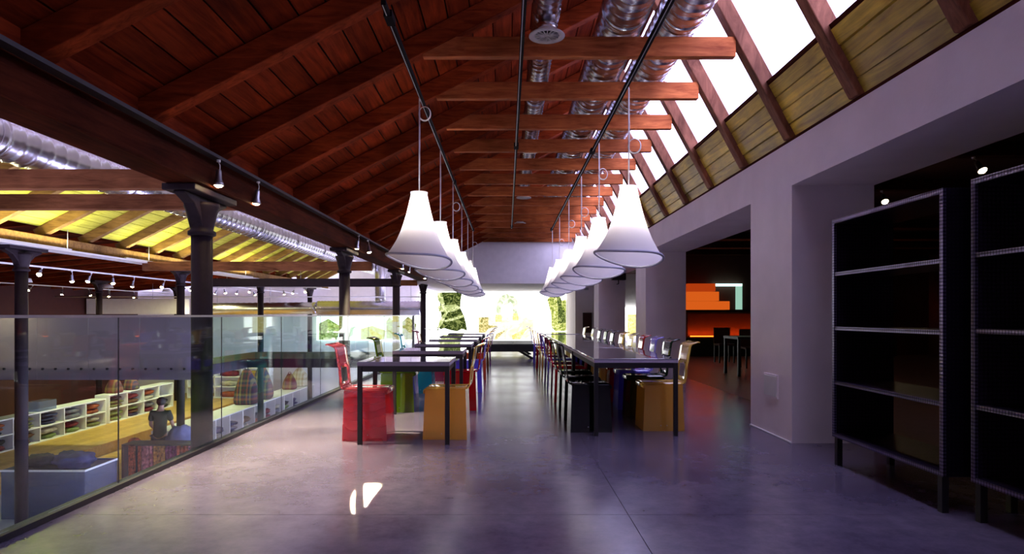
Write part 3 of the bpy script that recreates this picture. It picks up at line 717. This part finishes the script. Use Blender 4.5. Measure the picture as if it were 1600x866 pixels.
# --- shelving units
def shelving(x, y0, y1, d, z0, z1, label):
    t = thing('metal_shelving', (x+d/2, (y0+y1)/2, 0), label, 'shelf unit', 'tall embossed metal shelving units')
    fr = .028
    for a in (y0, y1-fr): B(x+.02, x+d, a, a+fr, z0, z1).build('side_panel', 'stud_dark', t)
    for a in (z0, z1-fr):
        B(x+.02, x+d, y0+fr, y1-fr, a, a+fr-.002).build('bottom' if a == z0 else 'top', 'stud_dark', t)
    zs = [z0+(z1-z0)*k/4 for k in (1, 2, 3)]
    for z in zs:
        s_ = B(x+.025, x+d, y0+fr+.001, y1-fr-.001, z-.011, z+.011).build('shelf', 'stud_dark', t)
        B(x+.005, x+.024, y0+fr+.001, y1-fr-.001, z-.013, z+.013).build('edge_strip', 'stud', s_)
    B(x, x+.019, y0, y0+fr, z0, z1).build('edge_strip', 'stud', t); B(x, x+.019, y1-fr, y1, z0, z1).build('edge_strip', 'stud', t)
    B(x, x+.019, y0+fr+.001, y1-fr-.001, z0, z0+fr).build('edge_strip', 'stud', t); B(x, x+.019, y0+fr+.001, y1-fr-.001, z1-fr, z1).build('edge_strip', 'stud', t)
    B(x, x+d, y0, y1, z1+.001, z1+.004).build('top_sheet', 'stud', t)
    for lx in (x+.01, x+d-.05):
        for ly in (y0+.02, y1-.06): B(lx, lx+.04, ly, ly+.04, 0, z0-.001).build('leg', 'black', t)
    return t
shelving(2.52, 3.70, 4.96, .46, .215, 1.885, 'tall dark open shelving with embossed metal edges beside the nearest pillar')
shelving(2.61, 2.30, 3.60, .46, .215, 1.91, 'tall dark shelving with embossed metal edges cut off by the right picture edge')

# --- side room furniture
GL = emit('orange_glow', (1, .12, .01), 5)
OB = emit('orange_box_light', (1, .16, .015), .48); OB2 = emit('dim_orange_box_light', (1, .10, .01), .3)
t = thing('bar_counter', (7, 17.9, 0), 'dark bar counter with an orange glowing strip in the side room', 'counter')
B(4.75, 11, 18.05, 18.3, 0, .52).build('base', 'black_soft', t); B(4.75, 11, 18.0, 18.45, 1.24, 1.30).build('shelf', 'black', t)
B(5.2, 11, 18.40, 18.48, .54, 1.2).build('back_panel', 'dark_red', t)
B(5.25, 10.8, 18.30, 18.34, .54, .565).build('light_strip', GL, t)
l = bpy.data.lights.new('strip_light', 'AREA'); l.shape = 'RECTANGLE'; l.size = 5; l.size_y = .05; l.energy = 22; l.color = (1, .12, .01)
o = bpy.data.objects.new('strip_light', l); COL.objects.link(o); o.parent = t; o.location = (.6, .38, .58); o.rotation_euler = (R(160), 0, 0)
for i, (a, b, z, h, m_, lb) in enumerate(((4.9, 5.75, 1.31, .24, OB, 'lower left of the stack'), (5.76, 6.3, 1.31, .24, OB, 'lower right of the stack'), (4.9, 6.0, 1.56, .26, OB, 'middle of the stack'), (5.1, 5.9, 1.83, .22, OB2, 'dim one on top of the stack'))):
    t = thing('glowing_box', ((a+b)/2, 18.2, z), f"orange glowing translucent box on the bar shelf, {lb}", 'box', 'orange boxes on the bar shelf')
    B(a, b-.01, 18.06, 18.4, z, z+h).build('body', m_, t, bevel=.01)
t = thing('lit_niche', (6.4, 18.4, 1.3), 'small pale green lit frame on the back wall beside the orange boxes', 'niche')
GW = emit('pale_green_light', (.55, 1, .80), 1.6)
B(5.93, 6.75, 18.35, 18.48, 1.99, 2.06).build('top_light', GW, t); B(6.60, 6.75, 18.35, 18.48, 1.32, 1.985).build('side_light', emit('pale_green_side', (.5, .9, .7), .45), t)
t = thing('bar_table', (4.8, 12.4, 0), 'dark high table silhouetted in the side room doorway', 'table')
B(4.33, 5.5, 12.0, 12.8, .70, .745).build('tabletop', 'black', t)
for a in (4.34, 5.44):
    for b in (12.01, 12.75): B(a, a+.05, b, b+.05, 0, .699).build('leg', 'black', t)
for i, (x, y) in enumerate(((5.35, 14.0), (5.3, 15.6), (6.2, 14.4))):
    t = thing('dark_stool', (x, y, 0), f"dark seat in the shadowy side room, {['nearest behind the high table', 'farthest back', 'right-hand one'][i]}", 'stool', 'dark seats in the side room')
    B(x-.2, x+.2, y-.2, y+.2, .42, .46).build('seat', 'dark_red', t); B(x-.2, x+.2, y+.17, y+.2, .461, .85).build('backrest', 'dark_red', t)
    for a in (-.19, .16):
        for b in (-.19, .16): B(x+a, x+a+.03, y+b, y+b+.03, 0, .419).build('leg', 'black', t)
for k in range(9):
    t = tag(B(3.32, 12.1, 3.0+k*1.8, 3.12+k*1.8, 2.80, 2.949).build('ceiling_joist', 'dark_beam', None), f"dark joist under the side room ceiling, {ORD[k]} from the camera", 'beam', 'side room joists')

# --- spotlights
def spotlight(hot=True):
    t = thing('spotlight', (0, 0, 0), '', 'spotlight')
    MB().tube([(0, 0, 0), (0, 0, -.02)], .018, 8).build('mount', 'white_metal', t)
    MB().tube([(0, 0, -.02), (.012, 0, -.05), (.012, 0, -.08), (0, 0, -.10)], .005, 6).build('arm', 'white_metal', t)
    MB().lathe([(.001, -.085), (.020, -.087), (.024, -.10), (.028, -.17), (.040, -.20), (.046, -.225), (.042, -.225), (.030, -.205)], 16).build('lamp_head', 'steel', t)
    MB().lathe([(.037, -.216), (.030, -.232), (.016, -.240), (.001, -.242)], 14).build('bulb', 'bulb' if hot else 'bulb_soft', t)
    return t
def spot_light(parent, energy, col=(1, .78, .5), angle=70, rot=(0, 0, 0), z=-.235):
    l = bpy.data.lights.new('beam_light', 'SPOT'); l.energy = energy; l.color = col; l.spot_size = R(angle); l.spot_blend = .6; l.shadow_soft_size = .035
    o = bpy.data.objects.new('beam_light', l); COL.objects.link(o); o.parent = parent; o.location = (0, 0, z); o.rotation_euler = rot
s0 = spotlight()
beam_spots = [(5.55, 0), (6.44, 8), (10.8, 10), (11.5, -8), (15.4, 5), (16.6, 12), (19.5, 0)]
sp_l = ['nearest, right of the first column', 'second from the camera', 'left one by the second column', 'right one by the second column', 'behind the first lampshade', 'past the third column', 'last before the mural']
for i, (y, a) in enumerate(beam_spots):
    lab = 'small steel spotlight hanging on the long dark beam, ' + sp_l[i]
    if i == 0: o = s0; o.location = (-2.50, y, 2.50); o['label'] = lab; o['group'] = 'spotlights on the long beam'
    else: o = dup(s0, (-2.50, y, 2.50), lab, group='spotlights on the long beam')
    o.rotation_euler = (R(a*.6), R(a), 0)
t = tag(B(-2.555, -2.48, -1, 20.3, 2.503, 2.53).build('beam_track', 'black', None), 'black track fixed along the inner face of the long beam', 'track')
floor_spots = [(-2.50, 5.55, (-1.75, 4.75, 0), 62, 800), (-2.50, 6.44, (-1.8, 6.6, 0), 66, 900), (-2.50, 10.8, (-1.9, 10.2, 0), 66, 800), (-2.50, 10.8, (-.83, 3.98, 0), 2.0, 3000)]  # last entry: added pencil beam that makes the bright patch on the floor
for x, y, tg, an, en in floor_spots:
    l = bpy.data.lights.new('beam_light', 'SPOT'); l.energy = en; l.color = (1, .84, .50); l.spot_size = R(an); l.spot_blend = .8 if an > 20 else .15; l.shadow_soft_size = .02
    o = bpy.data.objects.new('beam_light', l); COL.objects.link(o); o.location = (x+.03, y, 2.24); o.rotation_euler = (Vector(tg)-o.location).to_track_quat('-Z', 'Y').to_euler()
far = [(-8.5, y, 2.02) for y in (11.7, 12.5, 13.1, 13.8, 14.6, 15.9, 17.4, 19.2, 21.3)]
t = tag(B(-8.52, -8.48, 8, 26, 2.021, 2.05).build('aisle_track', 'white_metal', None), 'pale track across the void carrying the nearer row of spotlights', 'track')
for i, p in enumerate(far):
    o = dup(s0, p, f"spotlight on the nearer far-left track, {ORD[i]} from the camera", group='spotlights across the void')
    o.rotation_euler = (R(random.uniform(-50, 5)), R(random.uniform(-40, 30)), 0)
far2 = [(-13.4, y, 2.0) for y in (15.6, 16.9, 18.1, 19.3, 20.5, 21.6, 23.0)]
t = tag(B(-13.42, -13.38, 12, 26, 2.001, 2.03).build('outer_track', 'white_metal', None), 'pale track at the far left carrying the outer row of spotlights', 'track')
for i, p in enumerate(far2):
    o = dup(s0, p, f"spotlight on the outermost far-left track, {ORD[i]} from the camera", group='outer spotlights')
    o.rotation_euler = (R(random.uniform(-50, 5)), R(random.uniform(-40, 30)), 0)
t = tag(B(-10, -6.3, 21.7, 21.74, 2.08, 2.11).build('cross_track', 'white_metal', None), 'pale track crossing the void in front of the far white wall', 'track')
for i, x in enumerate((-9.8, -9.1, -8.65, -8.2, -7.6, -7.2, -6.8)):
    o = dup(s0, (x, 21.72, 2.08), f"spotlight before the far white wall, {ORD[i]} from the left", group='spotlights before the far wall')
    o.rotation_euler = (R(random.uniform(-50, 5)), R(random.uniform(-30, 30)), 0)
side = [(3.55, 4.86, 2.80), (4.85, 6.66, 2.80), (4.9, 10.26, 2.80), (5.6, 12.06, 2.80), (6.2, 15.66, 2.80), (4.95, 8.46, 2.80)]
for i, p in enumerate(side):
    o = dup(s0, p, f"small spotlight under the dark side room ceiling, {ORD[i]} from the camera", group='side room spotlights'); o.rotation_euler = (R(-38), R(10*(i % 3)-10), 0)
# lower sales hall: bare lamps lighting the shelves
def hall_light(x, y, z, e, col=(1, .92, .46), size=.25, tgt=(0, 0, -1)):
    l = bpy.data.lights.new('hall_light', 'AREA'); l.shape = 'DISK'; l.size = size; l.energy = e; l.color = col
    o = bpy.data.objects.new('hall_light', l); COL.objects.link(o); o.location = (x, y, z); o.rotation_euler = Vector(tgt).to_track_quat('-Z', 'Y').to_euler()
for i, y in enumerate((14.5, 17.5, 20.5, 23.5)):
    t = thing('ceiling_lamp', (-10.9, y, 1.9), f"round lamp under the outer aisle roof above the oak floor, {ORD[i]} from the camera", 'lamp', 'outer aisle ceiling lamps')
    MB().lathe([(.001, 1.99), (.10, 1.99), (.13, 1.90), (.125, 1.90), (.001, 1.96)], 20, (-10.9, y, 0)).build('housing', 'white_metal', t)
    hall_light(-10.9, y, 1.89, 95, size=.24)
for y in (10, 14, 18):     # uplights standing on the lighting tray wash the pale boards
    t = thing('tray_uplight', (-7.62, y, 2.29), f"slim uplight on the lighting tray, {ORD[int((y-10)/4)]} from the camera", 'lamp', 'uplights on the tray')
    B(-7.66, -7.61, y-1.2, y+1.2, 2.286, 2.31).build('housing', 'white_metal', t)
    l = bpy.data.lights.new('tube_light', 'AREA'); l.shape = 'RECTANGLE'; l.size = 2.3; l.size_y = .04; l.energy = 24; l.color = (1, .97, .5)
    o = bpy.data.objects.new('tube_light', l); COL.objects.link(o); o.location = (-7.6, y, 2.33); o.rotation_euler = Vector((.5, 0, 1)).to_track_quat('-Z', 'Y').to_euler()

# --- soft goods
def lump_mb(c, s, seed=0, amp=.12, e=2.4, nu=16, nv=12, freq=2.2, flat=True):
    vs, fs = [], []
    def sp(v, p): return math.copysign(abs(v)**p, v)
    p = 2/e
    for i in range(nv+1):
        th = -math.pi/2+math.pi*i/nv
        for k in range(nu):
            q = 2*math.pi*k/nu
            d = Vector((sp(math.cos(th), p)*sp(math.cos(q), p), sp(math.cos(th), p)*sp(math.sin(q), p), sp(math.sin(th), p)))
            nn = noise.noise(d*freq+Vector((seed*3.7, seed*1.3, 0)))+.5*noise.noise(d*freq*2.3+Vector((0, seed*5.1, 0)))
            d = d*(1+amp*nn); z = d.z
            if flat: z = max(z, -.92)
            vs.append((c[0]+d.x*s[0], c[1]+d.y*s[1], c[2]+(z+.92)*s[2] if flat else c[2]+z*s[2]))
    for i in range(nv):
        for k in range(nu): fs.append((i*nu+k, i*nu+(k+1) % nu, (i+1)*nu+(k+1) % nu, (i+1)*nu+k))
    b = MB(); b.add(vs, fs, True); return b
CL = {n: plain('cloth_'+n.replace(' ', '_'), tuple(.6*v for v in c), .9, var=.35, scale=9, bump=.5, bscale=25) for n, c in {
    'rust': (.45, .10, .03), 'charcoal': (.03, .03, .04), 'olive': (.25, .26, .08), 'cream': (.60, .55, .42), 'brown': (.16, .07, .03), 'mustard': (.55, .36, .06),
    'navy': (.03, .04, .12), 'wine': (.25, .02, .04), 'grey': (.25, .25, .28), 'green': (.30, .40, .12)}.items()}
names = list(CL)
def cubby(x0, x1, y0, y1, z0, z1, rows, cols, label, face=1, mat='white_paint'):
    """open storage unit whose bays run along the hall and face +X"""
    t = thing('cubby_unit', ((x0+x1)/2, (y0+y1)/2, z0), label, 'shelf unit', 'white cubby units'); th = .03
    for k in range(rows+1):
        z = z0+(z1-z0-th)*k/rows; B(x0, x1, y0, y1, z, z+th).build('board' if 0 < k < rows else ('bottom' if k == 0 else 'top'), mat, t)
    for k in range(cols+1):
        y = y0+(y1-y0-th)*k/cols
        for r_ in range(rows):
            za = z0+(z1-z0-th)*r_/rows+th+.001; zb = z0+(z1-z0-th)*(r_+1)/rows-.001
            B(x0+.012, x1, y, y+th, za, zb).build('divider', mat, t)
    B(x0, x0+.011, y0, y1, z0+th+.001, z1-th-.001).build('back_panel', mat, t)
    return t
DN = plain('dark_denim_cloth', (.05, .055, .14), .9, var=.4, bump=.5, bscale=12); rg = random.Random(11); cnt = {}
def garment(x, y, z, sx, sy, sz, cname, where):
    key = (cname, where); cnt[key] = cnt.get(key, 0)+1
    o = lump_mb((x, y, z), (sx, sy, sz), rg.random()*50, .10, 3.2, 12, 8).build('folded_garment', CL[cname])
    return o, key
pend = []
def fill(x0, x1, y0, y1, z0, z1, rows, cols, where, prob=.85, skip=()):
    th = .03
    for c_ in range(cols):
        for r_ in range(rows):
            if rg.random() > prob: continue
            ya = y0+(y1-y0-th)*c_/cols+th; yb = y0+(y1-y0-th)*(c_+1)/cols; za = z0+(z1-z0-th)*r_/rows+th+.002; hz = (z1-z0)/rows-th
            k = rg.choice((2, 3)); cc = rg.choice(names)
            h = hz*.78/k
            for q in range(k):
                w_ = (yb-ya)*rg.uniform(.28, .40)
                col = cc if rg.random() < .6 else rg.choice(names)
                lv = ['lowest', 'second', 'top'][q] if q < k-1 else 'top'
                rw = ('' if rows == 1 else (' lower row' if r_ == 0 else ' upper row'))
                o = lump_mb(((x0+x1)/2+.02, (ya+yb)/2+rg.uniform(-.05, .05), za+q*h), (abs(x1-x0)*.40, w_, h*.45), rg.random()*50, .26, 2.8, 12, 8).build('folded_garment', CL[col])
                tag(o, f"{col} folded garment,{rw} bay {['one','two','three','four','five','six','seven','eight'][c_]} of {where}, {lv} in pile", 'garment', 'folded garments in '+where)
cubby(-12.75, -12.3, 14.1, 19.65, -2.2, -1.40, 2, 6, 'white two-row cubby unit on the oak platform at far left, nearer one')
cubby(-12.75, -12.3, 19.8, 23.6, -2.2, -1.32, 2, 4, 'white two-row cubby unit on the oak platform at far left, farther one')
fill(-12.73, -12.3, 14.1, 19.65, -2.2, -1.40, 2, 6, 'the nearer platform cubbies')
fill(-12.73, -12.3, 19.8, 23.6, -2.2, -1.32, 2, 4, 'the farther platform cubbies')
for k in range(3):
    y0 = 16.2+k*3.7
    cubby(-9.0, -8.2, y0, y0+3.68, -2.5, -1.78, 1, 4, f"low deep white cubby unit behind the balustrade, {['nearest, beside the first column', 'middle one', 'farthest one'][k]}")
    fill(-8.8, -8.2, y0, y0+3.68, -2.5, -1.95, 1, 4, ['the nearest low unit', 'the middle low unit', 'the farthest low unit'][k], .8)
# shelf facing the camera at the back
t = thing('goods_shelf', (-11.8, 26, -2.2), 'white open shelf of folded red and grey goods at the back of the lower hall', 'shelf unit')
for z in (-2.19, -1.75, -1.35, -.98): B(-12.9, -9.6, 25.8, 26.3, z, z+.03).build('board', 'white_paint', t)
for x in (-12.9, -11.8, -10.7, -9.63): B(x, x+.03, 25.8, 26.3, -2.2, -.95).build('upright', 'white_paint', t)
for k in range(9):
    c_ = ('wine', 'rust', 'grey', 'wine', 'cream', 'rust', 'charcoal', 'wine', 'mustard')[k]; cx = -12.35+1.1*(k % 3); z = (-2.158, -1.718, -1.318)[k//3]
    o = lump_mb((cx, 26.0, z), (.38, .2, .12), k, .12, 3, 12, 8).build('folded_textile', CL[c_]); tag(o, f"{c_} folded textile on the back goods shelf, {['bottom', 'middle', 'top'][k//3]} board, {['left', 'centre', 'right'][k % 3]} bay", 'textile', 'textiles on the goods shelf')
# striped poufs
ST1 = striped('dark_plaid', [(.10, .02, .03), (.03, .05, .04), (.30, .10, .05), (.04, .04, .10), (.22, .20, .08), (.05, .02, .04)], 3.2)
ST2 = striped('cream_plaid', [(.55, .50, .36), (.45, .40, .25), (.60, .58, .45), (.40, .30, .15)], 4)
ST3 = striped('rust_stripe', [(.18, .04, .02), (.25, .18, .06), (.06, .03, .03), (.15, .03, .05)], 4)
def pouf(x, y, z, r, h, m, label):
    t = thing('striped_pouf', (x, y, z), label, 'pouf', 'striped poufs')
    def f(p, q):
        s_ = 1/max(abs(math.cos(q)), abs(math.sin(q))); k = .55*s_+.45; p.x *= k; p.y *= k; return p
    MB().lathe([(r*.80, 0), (r*.95, .03*h), (r, .14*h), (r*.92, .38*h), (r*.70, .65*h), (r*.42, .88*h), (r*.30, .97*h), (r*.12, h)], 24, (x, y, z), cap=True, fn=f).build('cushion', m, t)
    MB().tube([(x-.06, y, z+h*.98), (x-.04, y, z+h+.05), (x+.04, y, z+h+.05), (x+.06, y, z+h*.98)], .014, 6).build('handle', m, t)
pouf(-8.62, 21.2, -1.778, .36, 1.15, ST1, 'dark plaid pyramid pouf standing on the low white unit, nearer of two')
pouf(-8.62, 22.5, -1.778, .36, 1.15, ST1, 'dark plaid pyramid pouf standing on the low white unit, second behind the other')
pouf(-8.62, 26.6, -1.778, .38, .75, ST2, 'cream plaid pouf at the far end of the low white unit')
pouf(-8.62, 25.4, -1.778, .26, .62, ST3, 'rust striped pouf beside the cream one')
pouf(-12.52, 20.4, -1.318, .22, .50, ST3, 'rust striped pouf on the farther platform unit, left one')
pouf(-12.52, 21.3, -1.318, .22, .46, ST1, 'dark striped pouf on the farther platform unit, right one')
pouf(-13.6, 15.6, -2.198, .45, 1.2, ST1, 'large dark plaid pouf behind the nearer platform unit at far left')
t = thing('storage_tub', (-12.5, 17.2, -1.398), 'small translucent tub on top of the nearer platform unit', 'tub')
B(-12.72, -12.35, 16.9, 17.55, -1.398, -1.14).build('shell', 'tub', t)
# big translucent bin with dark laundry
t = thing('clothes_bin', (-8.25, 11.9, -2.5), 'large translucent white bin full of dark clothes at the bottom left', 'bin')
x0, x1, y0, y1, z0, z1 = -9.05, -7.55, 11.45, 12.4, -2.5, -1.62
b = MB(); b.box(x0, x1, y0, y0+.015, z0, z1); b.box(x0, x1, y1-.015, y1, z0, z1); b.box(x0, x0+.015, y0+.0151, y1-.0151, z0, z1); b.box(x1-.015, x1, y0+.0151, y1-.0151, z0, z1); b.build('shell', 'tub', t)
B(x0+.016, x1-.016, y0+.016, y1-.016, z0, z0+.02).build('base', 'tub', t)
b = MB(); b.box(x0-.01, x1+.01, y0-.012, y0-.001, z1-.03, z1+.004); b.box(x0-.01, x1+.01, y1+.001, y1+.012, z1-.03, z1+.004); b.box(x1+.001, x1+.012, y0, y1, z1-.03, z1+.004); b.build('rim', 'white_metal', t)
for i, (x, y, z, sx, sy, sz, c_) in enumerate(((-8.3, 11.9, -2.47, .66, .40, .28, 'navy'), (-8.5, 11.85, -1.98, .45, .36, .22, 'charcoal'), (-8.15, 12.0, -1.72, .38, .3, .16, 'navy'), (-8.6, 11.8, -1.62, .26, .24, .11, 'charcoal'))):
    o = lump_mb((x, y, z), (sx, sy, sz), i+3, .28, 2.2, 28, 18, 3).build('crumpled_garment', CL[c_] if i != 2 else DN)
    tag(o, f"{'blue-grey' if i == 2 else ('dark navy' if c_ == 'navy' else 'black')} crumpled garment in the large bin, {['at the bottom', 'in the middle', 'spilling over the top', 'small one on top at the left'][i]}", 'garment', 'crumpled clothes in the bin')
# dark garments hanging at the very left
t = thing('clothes_rack', (-9.6, 10.9, -2.5), 'black clothes rack at the far left edge beside the bin', 'rack')
MB().tube([(-9.6, 10.5, -2.5), (-9.6, 10.5, -1.2), (-9.6, 11.5, -1.2), (-9.6, 11.5, -2.5)], .018, 8).build('frame', 'black', t)
for k in range(4):
    y = 10.62+k*.22
    o = lump_mb((-9.6, y, -2.2), (.26, .075, .5), k+30, .12, 3, 16, 12).build('hanging_garment', CL[('navy', 'charcoal', 'wine', 'navy')[k]])
    tag(o, f"dark {('blue', 'black', 'wine-red', 'blue')[k]} garment on the black rack, {ORD[k]} from the camera", 'garment', 'garments on the black rack')
# mesh-sided display cart with patterned cloths
M['mesh'] = studded('dark_mesh', (.10, .09, .12), scale=30, metal=.5, rough=.5)
t = thing('display_cart', (-7.5, 14.1, -2.5), 'dark mesh-sided display cart of patterned red cloths below the balustrade', 'cart')
x0, x1, y0, y1 = -8.28, -6.55, 13.75, 14.2
for x in (x0, x1-.04): B(x, x+.04, y0, y1, -2.5, -1.66).build('end_panel', 'mesh', t)
B(x0, x1, y0, y1, -1.655, -1.625).build('top_frame', 'black', t); B(x0+.041, x1-.041, y0, y1, -2.45, -2.42).build('bottom_shelf', 'black', t)
B(x0+.3, x0+.33, y0+.0, y0+.03, -2.419, -1.656).build('post', 'black', t)
PT = [plain('patterned_cloth_'+n, c, .8, var=.9, scale=16) for n, c in (('red', (.55, .10, .05)), ('rose', (.5, .15, .16)), ('orange', (.6, .22, .05)), ('plum', (.22, .04, .10)))]
for k in range(6):
    x = x0+.08+k*.265
    b = MB(); vs = []; n = 10
    for i in range(n+1):
        for z in (-2.38+.03*(k % 3), -1.68): vs.append((x+.25*i/n, y0+.12+.03*math.sin(i*1.9+k), z))
    b.add(vs, [(2*i, 2*i+2, 2*i+3, 2*i+1) for i in range(n)], True); o = b.build('hanging_cloth', PT[k % 4], solid=.008)
    tag(o, f"patterned {['red', 'rose', 'orange', 'plum'][k % 4]} cloth hanging inside the mesh cart, {ORD[k]} from the left", 'cloth', 'cloths in the mesh cart')
o = lump_mb((-7.45, 14.62, -2.5), (.34, .34, .60), 77, .12, 2.2, 26, 18, 2.5).build('cloth_sack', 'denim'); tag(o, 'blue-grey stuffed cloth sack beside the person', 'sack')
o = lump_mb((-8.48, 14.6, -2.5), (.2, .2, .44), 79, .1, 2.6, 20, 14).build('cloth_bundle', PT[0]); tag(o, 'red patterned cloth bundle at the person\'s left hand', 'cloth')

# --- person seen from behind
def skin_fig(name, mat, joints, edges, root, parent, sub=2):
    me = bpy.data.meshes.new(name); me.from_pydata([j[:3] for j in joints], edges, []); o = bpy.data.objects.new(name, me); COL.objects.link(o); o.parent = parent
    me.materials.append(M[mat]); md = o.modifiers.new('skin', 'SKIN'); md.use_smooth_shade = True
    if not me.skin_vertices: me.skin_vertices.new()
    for i, j in enumerate(joints): me.skin_vertices[0].data[i].radius = (j[3], j[4] if len(j) > 4 else j[3]); me.skin_vertices[0].data[i].use_root = (i == root)
    s_ = o.modifiers.new('sub', 'SUBSURF'); s_.levels = sub; s_.render_levels = sub
    return o
pe = thing('person', (-8.0, 14.75, -2.5), 'person in a dark olive T-shirt seen from behind, reaching down into clothes', 'person')
pe.rotation_euler.z = R(8)
J = [(0, 0, .95, .10, .07), (0, .02, 1.12, .10, .07), (0, .03, 1.30, .11, .07), (0, .05, 1.42, .08, .05), (0, .06, 1.50, .052, .052), (0, .10, 1.60, .075, .09), (0, .11, 1.68, .07, .085),
     (-.18, .04, 1.39, .055), (-.24, .10, 1.12, .042), (-.20, .30, .96, .03), (.18, .04, 1.39, .055), (.24, .10, 1.12, .042), (.20, .30, .96, .03),
     (-.10, 0, .88, .085), (-.11, .03, .48, .058), (-.11, 0, .09, .04), (-.11, .16, .04, .035), (.10, 0, .88, .085), (.11, .03, .48, .058), (.11, 0, .09, .04), (.11, .16, .04, .035)]
E = [(0, 1), (1, 2), (2, 3), (3, 4), (4, 5), (5, 6), (3, 7), (7, 8), (8, 9), (3, 10), (10, 11), (11, 12), (0, 13), (13, 14), (14, 15), (15, 16), (0, 17), (17, 18), (18, 19), (19, 20)]
skin_fig('body', 'skin', J, E, 0, pe)
skin_fig('t_shirt', 'shirt', [(0, 0, .80, .165, .125), (0, .02, 1.10, .15, .115), (0, .03, 1.30, .18, .125), (0, .045, 1.41, .12, .09), (-.17, .04, 1.40, .08), (-.225, .08, 1.20, .072), (.17, .04, 1.40, .08), (.225, .08, 1.20, .072)],
         [(0, 1), (1, 2), (2, 3), (3, 4), (4, 5), (3, 6), (6, 7)], 0, pe)
skin_fig('trousers', 'jeans', [(0, 0, .93, .15, .115), (-.10, 0, .82, .105), (-.11, .03, .48, .08), (-.11, 0, .10, .065), (.10, 0, .82, .105), (.11, .03, .48, .08), (.11, 0, .10, .065)],
         [(0, 1), (1, 2), (2, 3), (0, 4), (4, 5), (5, 6)], 0, pe)
hr = lump_mb((0, .085, 1.655), (.098, .112, .105), 5, .05, 2, 24, 18, 4, flat=False); ho = hr.build('hair', 'hair'); ho.parent = pe
for s_ in (-1, 1):
    MB().lathe([(.001, -.01), (.022, -.008), (.026, 0), (.018, .008), (.001, .008)], 10, fn=lambda p, q, s_=s_: Vector((s_*(.083+p.z), .115+p.x*.7, 1.63+p.y*1.2))).build('ear', 'skin').parent = pe
    js = [(s_*.20, .30, .955, .032, .02), (s_*.195, .345, .925, .04, .018)]; es = [(0, 1)]
    for k in range(4):
        a = s_*.195+(k-1.5)*.021; n = len(js); ln = (.9, 1.05, 1, .8)[k]
        js += [(a, .385, .895, .0095), (a, .385+.032*ln, .868, .009), (a, .385+.045*ln, .835, .008)]; es += [(1, n), (n, n+1), (n+1, n+2)]
    n = len(js); js += [(s_*.195-s_*.045, .35, .90, .011), (s_*.195-s_*.055, .375, .87, .009)]; es += [(1, n), (n, n+1)]
    skin_fig('hand', 'skin', js, es, 0, pe, 1)
MB().lathe([(.001, 0), (.012, 0), (.010, .02), (.004, .03)], 8, fn=lambda p, q: Vector((p.x, .19+p.z, 1.61+p.y*1.4))).build('nose', 'skin').parent = pe

# --- silver ducts at the far end of the lower hall
t = thing('ribbed_duct', (-7, 24, 1.42), 'horizontal ribbed silver duct crossing above the bridge in front of the white wall', 'duct')
def ribbed(p0, p1, r, step=.06, n=20):
    p0, p1 = Vector(p0), Vector(p1); L_ = (p1-p0).length; m = int(L_/step); u = (p1-p0)/L_
    return MB().tube([p0+u*(i*step) for i in range(m+1)], [r*(1 if i % 2 else .95) for i in range(m+1)], n)
ribbed((-7.1, 24, 1.42), (-3.15, 24, 1.42), .28).build('main_run', 'galv', t)
ribbed((-4.75, 24, 1.70), (-4.75, 24, 3.6), .20).build('riser', 'galv', t)
t = thing('flexible_duct', (-9, 24.4, 1.35), 'crinkled silver duct lying behind the spotlights left of the ribbed one', 'duct')
ribbed((-11.4, 24.3, 1.38), (-7.2, 24.3, 1.42), .24, .11).build('run', 'galv', t)
t = tag(B(-15.9, -12.2, 24.2, 24.6, 1.2, 1.78).build('service_box', 'white_metal', None), 'long pale boxed duct above the gallery at far left', 'duct')
t = thing('upper_handrail', (-10, 22.5, 1.80), 'thin pale horizontal pipe rail above the silver ducts', 'rail')
MB().tube([(-15.9, 22.5, 1.80), (-3.0, 22.5, 1.80)], .02, 6).build('pipe', 'white_metal', t)
for x in (-14, -11, -8.3, -4.3): MB().tube([(x, 22.5, 1.80), (x, 22.5, 4.3 if x > -6 else 2.5)], .008, 5).build('drop_rod', 'steel', t)

# hangers that carry the far ducts and tracks from the roof
t = None
for nm, x, y, z0, z1, lab in (('duct_hanger', -6.2, 24, 1.70, 3.3, 'left rod of the ribbed duct'), ('duct_hanger', -3.6, 24, 1.70, 4.75, 'right rod of the ribbed duct'), ('duct_hanger', -9.0, 24.3, 1.60, 2.85, 'right rod of the crinkled duct'), ('duct_hanger', -11.0, 24.3, 1.60, 2.7, 'left rod of the crinkled duct'),
        ('duct_hanger', -13.5, 24.4, 1.78, 2.45, 'rod of the pale boxed duct'), ('duct_hanger', -7.0, 21.72, 2.11, 2.85, 'right rod of the cross track'), ('duct_hanger', -9.5, 21.72, 2.11, 2.5, 'left rod of the cross track')):
    tag(MB().tube([(x, y, z0), (x, y, z1)], .008, 6).build(nm, 'steel', None), 'thin steel hanger rod, ' + lab, 'rod', 'steel hanger rods')
